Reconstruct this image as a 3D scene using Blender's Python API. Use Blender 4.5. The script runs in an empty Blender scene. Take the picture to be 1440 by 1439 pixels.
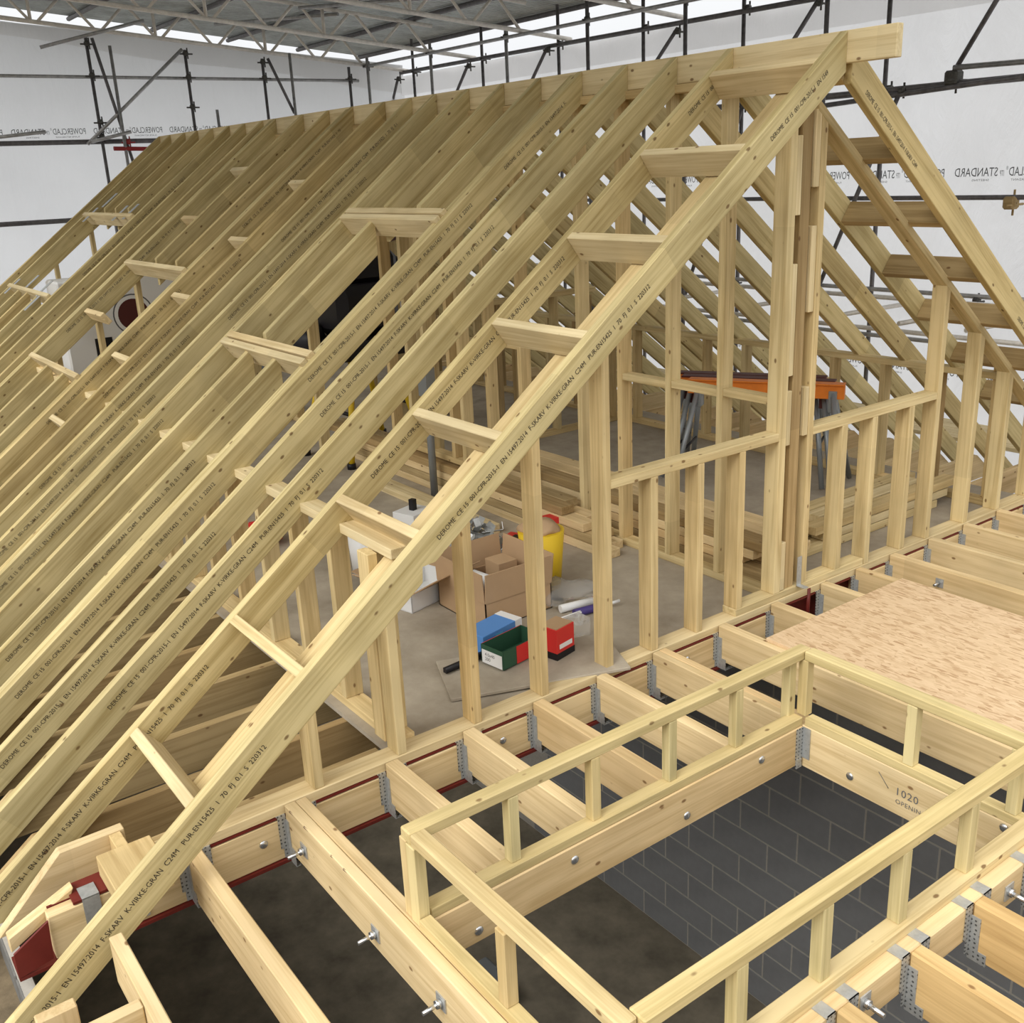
import bpy, bmesh, math, random
from mathutils import Vector, Matrix

random.seed(7)
sc = bpy.context.scene
COL = sc.collection

# ------------------------------------------------------------------ camera
cam_d = bpy.data.cameras.new('camera')
cam_d.sensor_width = 36.0
cam_d.sensor_fit = 'HORIZONTAL'
cam_d.lens = 36.0 * 1442.0 / 1440.0
cam_d.clip_start = 0.05
cam_d.clip_end = 200
cam = bpy.data.objects.new('camera', cam_d)
COL.objects.link(cam)
R0 = Vector((0.594520583, 0.802803614, -0.04529497))
R1 = Vector((0.231001696, -0.224483443, -0.946702382))
R2 = Vector((-0.770184064, 0.552370837, -0.318909024))
CAMP = Vector((3.466, -3.074, 2.42))
mw = Matrix.Identity(4)
for i in range(3):
    mw[i][0] = R0[i]
    mw[i][1] = -R1[i]
    mw[i][2] = -R2[i]
    mw[i][3] = CAMP[i]
cam.matrix_world = mw
sc.camera = cam

# ------------------------------------------------------------------ view and sky
sc.view_settings.view_transform = 'Standard'
sc.view_settings.look = 'None'
sc.view_settings.gamma = 1.0
sc.view_settings.use_curve_mapping = False
sc.view_settings.exposure = -0.08
SKY = 1.88
w = bpy.data.worlds.new('overcast_sky')
sc.world = w
w.use_nodes = True
nt = w.node_tree
nt.nodes.clear()
tc = nt.nodes.new('ShaderNodeTexCoord')
sp = nt.nodes.new('ShaderNodeSeparateXYZ')
cr = nt.nodes.new('ShaderNodeValToRGB')
mp = nt.nodes.new('ShaderNodeMapRange')
bg = nt.nodes.new('ShaderNodeBackground')
wo = nt.nodes.new('ShaderNodeOutputWorld')
nt.links.new(tc.outputs['Generated'], sp.inputs[0])
mp.inputs[1].default_value = -1
mp.inputs[2].default_value = 1
nt.links.new(sp.outputs['Z'], mp.inputs[0])
nt.links.new(mp.outputs[0], cr.inputs[0])
e = cr.color_ramp.elements
e[0].position = 0.44
e[0].color = (0.16, 0.155, 0.145, 1)
e[1].position = 1.0
e[1].color = (1.0, 1.0, 1.0, 1)
k = cr.color_ramp.elements.new(0.53)
k.color = (0.50, 0.51, 0.52, 1)
nt.links.new(cr.outputs[0], bg.inputs[0])
bg.inputs[1].default_value = SKY
nt.links.new(bg.outputs[0], wo.inputs[0])

sun_d = bpy.data.lights.new('hazy_sun', 'SUN')
sun_d.energy = 3.0
sun_d.angle = math.radians(40)
sun_d.color = (1.0, 0.985, 0.94)
sun = bpy.data.objects.new('hazy_sun', sun_d)
COL.objects.link(sun)
sun.rotation_euler = Vector((-0.16, 0.70, -0.69)).to_track_quat('-Z', 'Y').to_euler()

# ------------------------------------------------------------------ materials
MATS = {}


def new_mat(name):
    m = bpy.data.materials.new(name)
    m.use_nodes = True
    b = m.node_tree.nodes['Principled BSDF']
    MATS[name] = m
    return m, m.node_tree, b


def plain(name, col, rough=0.6, metal=0.0, noise=0.0, nscale=8.0, bump=0.0, spec=0.3):
    m, t, b = new_mat(name)
    b.inputs['Base Color'].default_value = (*col, 1)
    b.inputs['Roughness'].default_value = rough
    b.inputs['Metallic'].default_value = metal
    b.inputs['Specular IOR Level'].default_value = spec
    if noise > 0 or bump > 0:
        tcn = t.nodes.new('ShaderNodeTexCoord')
        n = t.nodes.new('ShaderNodeTexNoise')
        n.inputs['Scale'].default_value = nscale
        n.inputs['Detail'].default_value = 6
        n.inputs['Roughness'].default_value = 0.65
        t.links.new(tcn.outputs['Object'], n.inputs['Vector'])
        r = t.nodes.new('ShaderNodeValToRGB')
        r.color_ramp.elements[0].position = 0.3
        r.color_ramp.elements[1].position = 0.7
        r.color_ramp.elements[0].color = (*[c * (1 - noise) for c in col], 1)
        r.color_ramp.elements[1].color = (*[min(1, c * (1 + noise)) for c in col], 1)
        t.links.new(n.outputs['Fac'], r.inputs[0])
        t.links.new(r.outputs[0], b.inputs['Base Color'])
        if bump > 0:
            bp = t.nodes.new('ShaderNodeBump')
            bp.inputs['Strength'].default_value = bump
            bp.inputs['Distance'].default_value = 0.01
            t.links.new(n.outputs['Fac'], bp.inputs['Height'])
            t.links.new(bp.outputs[0], b.inputs['Normal'])
    return m


def timber_mat(name, light, dark, knot, green=0.0, band=0.10, vary=0.12, fj=0.8):
    """grain along the local X axis of each piece, knots, finger-jointed tone bands"""
    m, t, b = new_mat(name)
    N = t.nodes.new
    L = t.links.new
    tcn = N('ShaderNodeTexCoord')
    oi = N('ShaderNodeObjectInfo')
    off = N('ShaderNodeMath')
    off.operation = 'MULTIPLY'
    off.inputs[1].default_value = 37.0
    L(oi.outputs['Random'], off.inputs[0])
    addv = N('ShaderNodeVectorMath')
    addv.operation = 'ADD'
    L(tcn.outputs['Object'], addv.inputs[0])
    cmb = N('ShaderNodeCombineXYZ')
    for i in range(3):
        L(off.outputs[0], cmb.inputs[i])
    L(cmb.outputs[0], addv.inputs[1])
    # grain
    mpg = N('ShaderNodeMapping')
    mpg.inputs['Scale'].default_value = (1.1, 26, 26)
    L(addv.outputs[0], mpg.inputs[0])
    n1 = N('ShaderNodeTexNoise')
    n1.inputs['Scale'].default_value = 1.0
    n1.inputs['Detail'].default_value = 5
    n1.inputs['Distortion'].default_value = 0.9
    L(mpg.outputs[0], n1.inputs['Vector'])
    mpf = N('ShaderNodeMapping')
    mpf.inputs['Scale'].default_value = (4, 140, 140)
    L(addv.outputs[0], mpf.inputs[0])
    n2 = N('ShaderNodeTexNoise')
    n2.inputs['Scale'].default_value = 1.0
    n2.inputs['Detail'].default_value = 2
    L(mpf.outputs[0], n2.inputs['Vector'])
    mixn = N('ShaderNodeMath')
    mixn.operation = 'MULTIPLY_ADD'
    L(n2.outputs['Fac'], mixn.inputs[0])
    mixn.inputs[1].default_value = 0.35
    L(n1.outputs['Fac'], mixn.inputs[2])
    rg = N('ShaderNodeValToRGB')
    rg.color_ramp.elements[0].position = 0.44
    rg.color_ramp.elements[0].color = (*dark, 1)
    rg.color_ramp.elements[1].position = 0.78
    rg.color_ramp.elements[1].color = (*light, 1)
    L(mixn.outputs[0], rg.inputs[0])
    # broad stain
    n3 = N('ShaderNodeTexNoise')
    n3.inputs['Scale'].default_value = 2.2
    n3.inputs['Detail'].default_value = 3
    L(addv.outputs[0], n3.inputs['Vector'])
    r3 = N('ShaderNodeMapRange')
    r3.inputs[1].default_value = 0.35
    r3.inputs[2].default_value = 0.65
    r3.inputs[3].default_value = 1 - vary
    r3.inputs[4].default_value = 1 + vary * 0.6
    L(n3.outputs['Fac'], r3.inputs[0])
    # finger joint bands
    sx = N('ShaderNodeSeparateXYZ')
    L(addv.outputs[0], sx.inputs[0])
    dv = N('ShaderNodeMath')
    dv.operation = 'DIVIDE'
    L(sx.outputs['X'], dv.inputs[0])
    dv.inputs[1].default_value = fj
    fl = N('ShaderNodeMath')
    fl.operation = 'FLOOR'
    L(dv.outputs[0], fl.inputs[0])
    wn = N('ShaderNodeTexWhiteNoise')
    wn.noise_dimensions = '1D'
    L(fl.outputs[0], wn.inputs['W'])
    rb = N('ShaderNodeMapRange')
    rb.inputs[3].default_value = 1 - band
    rb.inputs[4].default_value = 1 + band
    L(wn.outputs['Value'], rb.inputs[0])
    mul = N('ShaderNodeMath')
    mul.operation = 'MULTIPLY'
    L(r3.outputs[0], mul.inputs[0])
    L(rb.outputs[0], mul.inputs[1])
    cmul = N('ShaderNodeVectorMath')
    cmul.operation = 'SCALE'
    L(rg.outputs[0], cmul.inputs[0])
    L(mul.outputs[0], cmul.inputs['Scale'])
    tone = N('ShaderNodeMath')
    tone.operation = 'MULTIPLY'
    tone.inputs[1].default_value = 0.34
    wn2 = N('ShaderNodeTexWhiteNoise')
    wn2.noise_dimensions = '1D'
    L(off.outputs[0], wn2.inputs['W'])
    pw = N('ShaderNodeMath')
    pw.operation = 'POWER'
    pw.inputs[1].default_value = 2.2
    L(wn2.outputs['Value'], pw.inputs[0])
    L(pw.outputs[0], tone.inputs[0])
    mxt = N('ShaderNodeMix')
    mxt.data_type = 'RGBA'
    mxt.blend_type = 'MULTIPLY'
    L(tone.outputs[0], mxt.inputs['Factor'])
    L(cmul.outputs[0], mxt.inputs['A'])
    mxt.inputs['B'].default_value = (0.86, 0.66, 0.44, 1)
    # knots
    mpk = N('ShaderNodeMapping')
    mpk.inputs['Scale'].default_value = (8.5, 15, 15)
    L(addv.outputs[0], mpk.inputs[0])
    vo = N('ShaderNodeTexVoronoi')
    vo.inputs['Scale'].default_value = 1.0
    L(mpk.outputs[0], vo.inputs['Vector'])
    rk = N('ShaderNodeMapRange')
    rk.interpolation_type = 'SMOOTHSTEP'
    rk.inputs[1].default_value = 0.07
    rk.inputs[2].default_value = 0.15
    rk.inputs[3].default_value = 0.85
    rk.inputs[4].default_value = 0.0
    L(vo.outputs['Distance'], rk.inputs[0])
    sk = N('ShaderNodeSeparateColor')
    L(vo.outputs['Color'], sk.inputs[0])
    gt = N('ShaderNodeMath')
    gt.operation = 'GREATER_THAN'
    L(sk.outputs[0], gt.inputs[0])
    gt.inputs[1].default_value = 0.55
    mk = N('ShaderNodeMath')
    mk.operation = 'MULTIPLY'
    L(rk.outputs[0], mk.inputs[0])
    L(gt.outputs[0], mk.inputs[1])
    mx = N('ShaderNodeMix')
    mx.data_type = 'RGBA'
    L(mk.outputs[0], mx.inputs['Factor'])
    L(mxt.outputs['Result'], mx.inputs['A'])
    mx.inputs['B'].default_value = (*knot, 1)
    L(mx.outputs['Result'], b.inputs['Base Color'])
    b.inputs['Roughness'].default_value = 0.72
    b.inputs['Specular IOR Level'].default_value = 0.2
    bp = N('ShaderNodeBump')
    bp.inputs['Strength'].default_value = 0.12
    bp.inputs['Distance'].default_value = 0.004
    L(mixn.outputs[0], bp.inputs['Height'])
    L(bp.outputs[0], b.inputs['Normal'])
    return m


TREATED = timber_mat('treated_timber', (0.62, 0.51, 0.26), (0.40, 0.305, 0.125), (0.14, 0.075, 0.028), fj=0.75)
STUD = timber_mat('stud_timber', (0.70, 0.56, 0.30), (0.50, 0.37, 0.17), (0.17, 0.085, 0.03), fj=1.1, band=0.05)
JOIST = timber_mat('joist_timber', (0.73, 0.57, 0.325), (0.56, 0.41, 0.205), (0.18, 0.085, 0.03), fj=5.0, band=0.06)
PALE = timber_mat('pale_timber', (0.74, 0.61, 0.36), (0.56, 0.43, 0.22), (0.17, 0.085, 0.035), fj=5.0, band=0.08)
KERB = timber_mat('greenish_timber', (0.68, 0.57, 0.30), (0.49, 0.40, 0.185), (0.20, 0.12, 0.05), fj=5.0, band=0.07)
BROWN_AND_SHADE = timber_mat('brown_and_shade_timber', (0.46, 0.34, 0.17), (0.31, 0.215, 0.095), (0.14, 0.07, 0.03), fj=5.0)  # brown timber; also carries painted shade on left eaves joists and right ladder noggins
AMBER = timber_mat('amber_timber', (0.64, 0.45, 0.21), (0.47, 0.31, 0.13), (0.22, 0.11, 0.04), fj=5.0, band=0.06)
GALV = plain('galvanised_steel', (0.50, 0.51, 0.50), 0.45, 0.55, 0.14, 45)
HANG = plain('hanger_steel', (0.50, 0.51, 0.50), 0.45, 0.55, 0.14, 45)
_t = HANG.node_tree
_b = _t.nodes['Principled BSDF']
_tc = _t.nodes.new('ShaderNodeTexCoord')
_v = _t.nodes.new('ShaderNodeTexVoronoi')
_v.inputs['Scale'].default_value = 55
_v.inputs['Randomness'].default_value = 0.25
_t.links.new(_tc.outputs['Object'], _v.inputs['Vector'])
_r = _t.nodes.new('ShaderNodeMapRange')
_r.inputs[1].default_value = 0.20
_r.inputs[2].default_value = 0.26
_r.inputs[3].default_value = 0.25
_r.inputs[4].default_value = 1.0
_t.links.new(_v.outputs['Distance'], _r.inputs[0])
_m = _t.nodes.new('ShaderNodeVectorMath')
_m.operation = 'SCALE'
_src = _b.inputs['Base Color'].links[0].from_socket
_t.links.new(_src, _m.inputs[0])
_t.links.new(_r.outputs[0], _m.inputs['Scale'])
_t.links.new(_m.outputs[0], _b.inputs['Base Color'])
ZINC = plain('zinc_bolt', (0.62, 0.63, 0.64), 0.25, 0.9)
RED = plain('red_oxide_steel', (0.15, 0.022, 0.016), 0.45, 0.0, 0.15, 9)
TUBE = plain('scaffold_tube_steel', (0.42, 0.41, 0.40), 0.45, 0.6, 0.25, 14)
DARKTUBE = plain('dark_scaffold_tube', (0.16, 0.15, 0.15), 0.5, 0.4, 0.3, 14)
ALU = plain('aluminium_tube', (0.78, 0.73, 0.66), 0.5, 0.2, 0.15, 12)
COUP = plain('coupler_steel', (0.10, 0.095, 0.085), 0.6, 0.5, 0.35, 30)
REDCOUP = plain('red_coupler', (0.35, 0.035, 0.035), 0.55)
ROOFM = plain('roof_sheet_metal', (0.62, 0.65, 0.64), 0.6, 0.1, 0.22, 3)
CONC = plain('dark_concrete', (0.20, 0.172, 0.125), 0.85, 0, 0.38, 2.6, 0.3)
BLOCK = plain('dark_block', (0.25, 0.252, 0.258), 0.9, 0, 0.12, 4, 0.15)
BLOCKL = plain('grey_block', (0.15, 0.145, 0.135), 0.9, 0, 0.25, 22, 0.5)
MORTAR = plain('mortar', (0.44, 0.41, 0.36), 0.95, 0, 0.1, 30, 0.2)
GROUND = plain('debris_ground', (0.17, 0.13, 0.08), 0.95, 0, 0.5, 6, 0.6)
CARD = plain('cardboard', (0.47, 0.315, 0.18), 0.8, 0, 0.05, 5)
WHITE = plain('white_print', (0.80, 0.80, 0.79), 0.5)
BLACK = plain('black_plastic', (0.012, 0.011, 0.013), 0.45)
YEL = plain('yellow_paint', (0.70, 0.47, 0.02), 0.45)
ORANGE = plain('orange_paint', (0.72, 0.20, 0.025), 0.45, 0, 0.1, 10)
REDP = plain('red_print', (0.62, 0.035, 0.03), 0.45)
BLUEP = plain('blue_print', (0.10, 0.27, 0.62), 0.45)
GREENP = plain('dark_green_print', (0.03, 0.09, 0.05), 0.5)
PURPLE = plain('purple_print', (0.07, 0.05, 0.20), 0.4)
CYAN = plain('blue_marker', (0.10, 0.42, 0.62), 0.6)
LEGG = plain('grey_leg', (0.28, 0.30, 0.31), 0.4, 0.4)
MAROON = plain('maroon_print', (0.085, 0.02, 0.018), 0.5)
INK = plain('black_ink', (0.035, 0.027, 0.02), 0.7)
INKG = plain('grey_ink', (0.12, 0.12, 0.125), 0.7)

# dirty chipboard deck
m, t, b = new_mat('dusty_chipboard')
tcn = t.nodes.new('ShaderNodeTexCoord')
n1 = t.nodes.new('ShaderNodeTexNoise')
n1.inputs['Scale'].default_value = 1.6
n1.inputs['Detail'].default_value = 8
n1.inputs['Roughness'].default_value = 0.7
t.links.new(tcn.outputs['Object'], n1.inputs['Vector'])
r = t.nodes.new('ShaderNodeValToRGB')
r.color_ramp.elements[0].position = 0.32
r.color_ramp.elements[0].color = (0.27, 0.225, 0.165, 1)
r.color_ramp.elements[1].position = 0.68
r.color_ramp.elements[1].color = (0.47, 0.41, 0.32, 1)
t.links.new(n1.outputs['Fac'], r.inputs[0])
t.links.new(r.outputs[0], b.inputs['Base Color'])
b.inputs['Roughness'].default_value = 0.85
CHIP = m

# strand board
m, t, b = new_mat('strand_board')
tcn = t.nodes.new('ShaderNodeTexCoord')
last = None
for ang, s_ in ((0.4, (16, 66, 9)), (-0.8, (20, 80, 9)), (1.5, (18, 72, 9)), (0.0, (22, 84, 9))):
    mpn = t.nodes.new('ShaderNodeMapping')
    mpn.inputs['Rotation'].default_value = (0, 0, ang)
    mpn.inputs['Scale'].default_value = s_
    t.links.new(tcn.outputs['Object'], mpn.inputs[0])
    vv = t.nodes.new('ShaderNodeTexVoronoi')
    vv.inputs['Scale'].default_value = 1.0
    vv.inputs['Randomness'].default_value = 1.0
    t.links.new(mpn.outputs[0], vv.inputs['Vector'])
    sc_ = t.nodes.new('ShaderNodeSeparateColor')
    t.links.new(vv.outputs['Color'], sc_.inputs[0])
    if last is None:
        last = sc_.outputs[0]
    else:
        gt = t.nodes.new('ShaderNodeMath')
        gt.operation = 'GREATER_THAN'
        gt.inputs[1].default_value = 0.62
        t.links.new(sc_.outputs[1], gt.inputs[0])
        mm = t.nodes.new('ShaderNodeMix')
        mm.data_type = 'FLOAT'
        t.links.new(gt.outputs[0], mm.inputs['Factor'])
        t.links.new(last, mm.inputs['A'])
        t.links.new(sc_.outputs[0], mm.inputs['B'])
        last = mm.outputs['Result']
r = t.nodes.new('ShaderNodeValToRGB')
r.color_ramp.elements[0].position = 0.0
r.color_ramp.elements[0].color = (0.46, 0.29, 0.15, 1)
r.color_ramp.elements[1].position = 1.0
r.color_ramp.elements[1].color = (0.72, 0.53, 0.33, 1)
kk = r.color_ramp.elements.new(0.30)
kk.color = (0.63, 0.445, 0.26, 1)
t.links.new(last, r.inputs[0])
t.links.new(r.outputs[0], b.inputs['Base Color'])
b.inputs['Roughness'].default_value = 0.7
OSB = m


def sheet_mat(name, trans, col):
    m, t, b = new_mat(name)
    out = t.nodes['Material Output']
    tr = t.nodes.new('ShaderNodeBsdfTranslucent')
    df = t.nodes.new('ShaderNodeBsdfDiffuse')
    mx = t.nodes.new('ShaderNodeMixShader')
    tcn = t.nodes.new('ShaderNodeTexCoord')
    n = t.nodes.new('ShaderNodeTexNoise')
    n.inputs['Scale'].default_value = 0.9
    n.inputs['Detail'].default_value = 7
    t.links.new(tcn.outputs['Object'], n.inputs['Vector'])
    r = t.nodes.new('ShaderNodeValToRGB')
    r.color_ramp.elements[0].position = 0.3
    r.color_ramp.elements[1].position = 0.7
    r.color_ramp.elements[0].color = (*[c * 0.93 for c in col], 1)
    r.color_ramp.elements[1].color = (*col, 1)
    t.links.new(n.outputs['Fac'], r.inputs[0])
    t.links.new(r.outputs[0], tr.inputs[0])
    df.inputs[0].default_value = (*col, 1)
    mpb = t.nodes.new('ShaderNodeMapping')
    mpb.inputs['Scale'].default_value = (2.2, 2.2, 0.7)
    mpb.inputs['Rotation'].default_value = (0.5, 0.4, 0)
    nb = t.nodes.new('ShaderNodeTexNoise')
    nb.inputs['Scale'].default_value = 1.6
    nb.inputs['Detail'].default_value = 9
    nb.inputs['Roughness'].default_value = 0.62
    nb.inputs['Distortion'].default_value = 0.8
    t.links.new(tcn.outputs['Object'], mpb.inputs[0])
    t.links.new(mpb.outputs[0], nb.inputs['Vector'])
    bpn = t.nodes.new('ShaderNodeBump')
    bpn.inputs['Strength'].default_value = 0.28
    bpn.inputs['Distance'].default_value = 0.12
    t.links.new(nb.outputs['Fac'], bpn.inputs['Height'])
    t.links.new(bpn.outputs[0], df.inputs['Normal'])
    t.links.new(bpn.outputs[0], tr.inputs['Normal'])
    mx.inputs[0].default_value = trans
    t.links.new(df.outputs[0], mx.inputs[1])
    t.links.new(tr.outputs[0], mx.inputs[2])
    t.links.new(mx.outputs[0], out.inputs[0])
    t.nodes.remove(b)
    return m


SHEET = sheet_mat('translucent_sheeting', 0.90, (0.945, 0.95, 0.96))
FLAP = sheet_mat('double_sheeting', 0.86, (0.90, 0.89, 0.88))

m, t, b = new_mat('clear_film')
b.inputs['Base Color'].default_value = (0.9, 0.9, 0.88, 1)
b.inputs['Roughness'].default_value = 0.15
b.inputs['Transmission Weight'].default_value = 0.75
b.inputs['IOR'].default_value = 1.1
b.inputs['Alpha'].default_value = 0.6
FILM = m


# ------------------------------------------------------------------ helpers
def link(name, me, mat, parent=None, mw=None):
    o = bpy.data.objects.new(name, me)
    COL.objects.link(o)
    if mat is not None and len(me.materials) == 0:
        me.materials.append(mat)
    if parent is not None:
        o.parent = parent
        if mw is not None:
            o.matrix_world = mw
            o.matrix_basis = parent_mw(parent).inverted() @ mw
    elif mw is not None:
        o.matrix_world = mw
        o.matrix_basis = mw
    return o


def parent_mw(p):
    m_ = p.matrix_basis.copy()
    q = p.parent
    while q is not None:
        m_ = q.matrix_basis @ m_
        q = q.parent
    return m_


def tag(o, label=None, cat=None, group=None, kind=None):
    if label:
        o['label'] = label
    if cat:
        o['category'] = cat
    if group:
        o['group'] = group
    if kind:
        o['kind'] = kind
    return o


def empty(name, loc, label=None, cat=None, group=None, rotz=0.0):
    o = bpy.data.objects.new(name, None)
    COL.objects.link(o)
    o.empty_display_size = 0.05
    o.location = loc
    o.rotation_euler = (0, 0, rotz)
    o.matrix_basis = Matrix.Translation(loc) @ Matrix.Rotation(rotz, 4, 'Z')
    return tag(o, label, cat, group)


def bm_mesh(name, bm):
    me = bpy.data.meshes.new(name)
    bmesh.ops.recalc_face_normals(bm, faces=bm.faces[:])
    bm.to_mesh(me)
    bm.free()
    return me


def box_verts(bm, x0, x1, y0, y1, z0, z1, bev=0.0, M=None):
    vs = [bm.verts.new((x, y, z)) for x in (x0, x1) for y in (y0, y1) for z in (z0, z1)]
    f = [(0, 1, 3, 2), (4, 6, 7, 5), (0, 4, 5, 1), (2, 3, 7, 6), (0, 2, 6, 4), (1, 5, 7, 3)]
    fs = [bm.faces.new([vs[i] for i in q]) for q in f]
    if bev > 0:
        es = list({e_ for f_ in fs for e_ in f_.edges})
        r_ = bmesh.ops.bevel(bm, geom=es, offset=bev, segments=1, affect='EDGES', profile=0.5)
        if M is not None:
            vv = {v for f_ in r_['faces'] for v in f_.verts}
            for f_ in fs:
                if f_.is_valid:
                    vv |= set(f_.verts)
            bmesh.ops.transform(bm, matrix=M, verts=list(vv))
    elif M is not None:
        bmesh.ops.transform(bm, matrix=M, verts=vs)
    return vs


def tbox(name, x0, x1, y0, y1, z0, z1, mat, parent=None, bev=0.003, axis=None):
    """an axis-aligned timber whose grain (local X) follows its longest side"""
    d = (x1 - x0, y1 - y0, z1 - z0)
    if axis is None:
        axis = max(range(3), key=lambda i: d[i])
    cx, cy, cz = (x0 + x1) / 2, (y0 + y1) / 2, (z0 + z1) / 2
    if axis == 0:
        R = Matrix.Identity(3)
        L = d
    elif axis == 1:
        R = Matrix(((0, -1, 0), (1, 0, 0), (0, 0, 1)))
        L = (d[1], d[0], d[2])
    else:
        R = Matrix(((0, 0, -1), (0, 1, 0), (1, 0, 0)))
        L = (d[2], d[1], d[0])
    bm = bmesh.new()
    box_verts(bm, -L[0] / 2, L[0] / 2, -L[1] / 2, L[1] / 2, -L[2] / 2, L[2] / 2, bev)
    me = bm_mesh(name, bm)
    return link(name, me, mat, parent, Matrix.Translation((cx, cy, cz)) @ R.to_4x4())


def obox(name, p0, p1, wy, wz, mat, parent=None, up=(0, 0, 1), bev=0.003):
    """a timber from p0 to p1 (centre line), wy across, wz along 'up'"""
    p0, p1 = Vector(p0), Vector(p1)
    X = (p1 - p0)
    L = X.length
    X.normalize()
    Z = Vector(up)
    Z = (Z - X * Z.dot(X)).normalized()
    Y = Z.cross(X)
    bm = bmesh.new()
    box_verts(bm, -L / 2, L / 2, -wy / 2, wy / 2, -wz / 2, wz / 2, bev)
    me = bm_mesh(name, bm)
    M = Matrix((X, Y, Z)).transposed().to_4x4()
    M.translation = (p0 + p1) / 2
    return link(name, me, mat, parent, M)


def prism(name, pts, x0, x1, ang, mat, parent=None, bev=0.003):
    """polygon pts in the y-z plane pushed from x0 to x1; local X runs along angle ang in that plane"""
    cy = sum(p[0] for p in pts) / len(pts)
    cz = sum(p[1] for p in pts) / len(pts)
    ca, sa = math.cos(ang), math.sin(ang)
    bm = bmesh.new()
    hw = (x1 - x0) / 2
    loc = [((y - cy) * ca + (z - cz) * sa, -(y - cy) * sa + (z - cz) * ca) for y, z in pts]
    # local: X along grain, Z = perpendicular in plane, Y = -world x
    a = [bm.verts.new((u, -hw, v)) for u, v in loc]
    b_ = [bm.verts.new((u, hw, v)) for u, v in loc]
    n = len(pts)
    bm.faces.new(a)
    bm.faces.new(b_[::-1])
    for i in range(n):
        bm.faces.new((a[i], b_[i], b_[(i + 1) % n], a[(i + 1) % n]))
    if bev:
        bmesh.ops.bevel(bm, geom=bm.edges[:], offset=bev, segments=1, affect='EDGES')
    me = bm_mesh(name, bm)
    M = Matrix.Identity(4)
    X = Vector((0, ca, sa))
    Z = Vector((0, -sa, ca))
    Y = Z.cross(X)
    for i in range(3):
        M[i][0], M[i][1], M[i][2] = X[i], Y[i], Z[i]
    M.translation = ((x0 + x1) / 2, cy, cz)
    return link(name, me, mat, parent, M)


def tube_bm(bm, p0, p1, r_, seg=8, cap=True):
    p0, p1 = Vector(p0), Vector(p1)
    X = (p1 - p0).normalized()
    A = X.orthogonal().normalized()
    B = X.cross(A)
    ra, rb = [], []
    for i in range(seg):
        a = 2 * math.pi * i / seg
        d = A * math.cos(a) * r_ + B * math.sin(a) * r_
        ra.append(bm.verts.new(p0 + d))
        rb.append(bm.verts.new(p1 + d))
    for i in range(seg):
        f = bm.faces.new((ra[i], ra[(i + 1) % seg], rb[(i + 1) % seg], rb[i]))
        f.smooth = True
    if cap:
        bm.faces.new(ra[::-1])
        bm.faces.new(rb)


def tube(name, p0, p1, r_, mat, parent=None, seg=8):
    p0, p1 = Vector(p0), Vector(p1)
    c = (p0 + p1) / 2
    bm = bmesh.new()
    tube_bm(bm, p0 - c, p1 - c, r_, seg)
    return link(name, bm_mesh(name, bm), mat, parent, Matrix.Translation(c))


def multi_box(name, boxes, mat, parent=None, bev=0.0, origin=None):
    """several boxes that make one rigid part"""
    bm = bmesh.new()
    if origin is None:
        origin = (boxes[0][0], boxes[0][2], boxes[0][4])
    for q in boxes:
        box_verts(bm, q[0] - origin[0], q[1] - origin[0], q[2] - origin[1], q[3] - origin[1],
                  q[4] - origin[2], q[5] - origin[2], bev)
    return link(name, bm_mesh(name, bm), mat, parent, Matrix.Translation(origin))


FONTS = {}


def lettering(name, body, size, M, mat, parent, spacing=1.0, align='LEFT', xs=1.0, mirror=False, fit=None):
    key = (body, size, spacing, align, xs, mat.name, mirror, fit)
    if key not in FONTS:
        cu = bpy.data.curves.new(name, 'FONT')
        cu.body = body
        cu.size = size
        cu.space_character = spacing
        cu.align_x = align
        cu.resolution_u = 2
        tmp = bpy.data.objects.new('lettering_source', cu)
        COL.objects.link(tmp)
        dg = bpy.context.evaluated_depsgraph_get()
        dg.update()
        me = bpy.data.meshes.new_from_object(tmp.evaluated_get(dg))
        bpy.data.objects.remove(tmp)
        if fit:
            xs = fit / max(v.co.x for v in me.vertices)
        sx = (-xs if mirror else xs)
        for v in me.vertices:
            v.co.x *= sx
        if mirror:
            me.flip_normals()
        me.materials.clear()
        me.materials.append(mat)
        FONTS[key] = me
    return link(name, FONTS[key], mat, parent, M)


ORD = ['first', 'second', 'third', 'fourth', 'fifth', 'sixth', 'seventh', 'eighth', 'ninth', 'tenth', 'eleventh',
       'twelfth', 'thirteenth', 'fourteenth', 'fifteenth', 'sixteenth', 'seventeenth', 'eighteenth', 'nineteenth',
       'twentieth', 'twenty-first', 'twenty-second', 'twenty-third', 'twenty-fourth']

# ------------------------------------------------------------------ roof geometry numbers
TL = 0.755                       # left slope
TR = 0.775                       # right slope
AL = math.atan(TL)
AR = -math.atan(TR)
YL, YR = 1.266, 1.311            # ridge board faces
ZR = 2.943


def zl(y):
    return ZR - (YL - y) * TL


def zr(y):
    return 2.905 - (y - YR) * TR


# ------------------------------------------------------------------ ground floor, masonry
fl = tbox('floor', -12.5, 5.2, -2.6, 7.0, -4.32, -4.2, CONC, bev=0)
tag(fl, 'dark concrete ground floor seen down through the joists', 'floor', kind='structure')
gr = tbox('ground', -16, 8, -12, -2.845, -0.66, -0.46, GROUND, bev=0)
tag(gr, 'brown rubble ground outside below the eaves', 'ground', kind='structure')
gr2 = tbox('ground', -16, 8, 7.2, 14, -3.4, -3.2, GROUND, bev=0)
tag(gr2, 'brown ground beyond the scaffold outside', 'ground', kind='structure')

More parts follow.
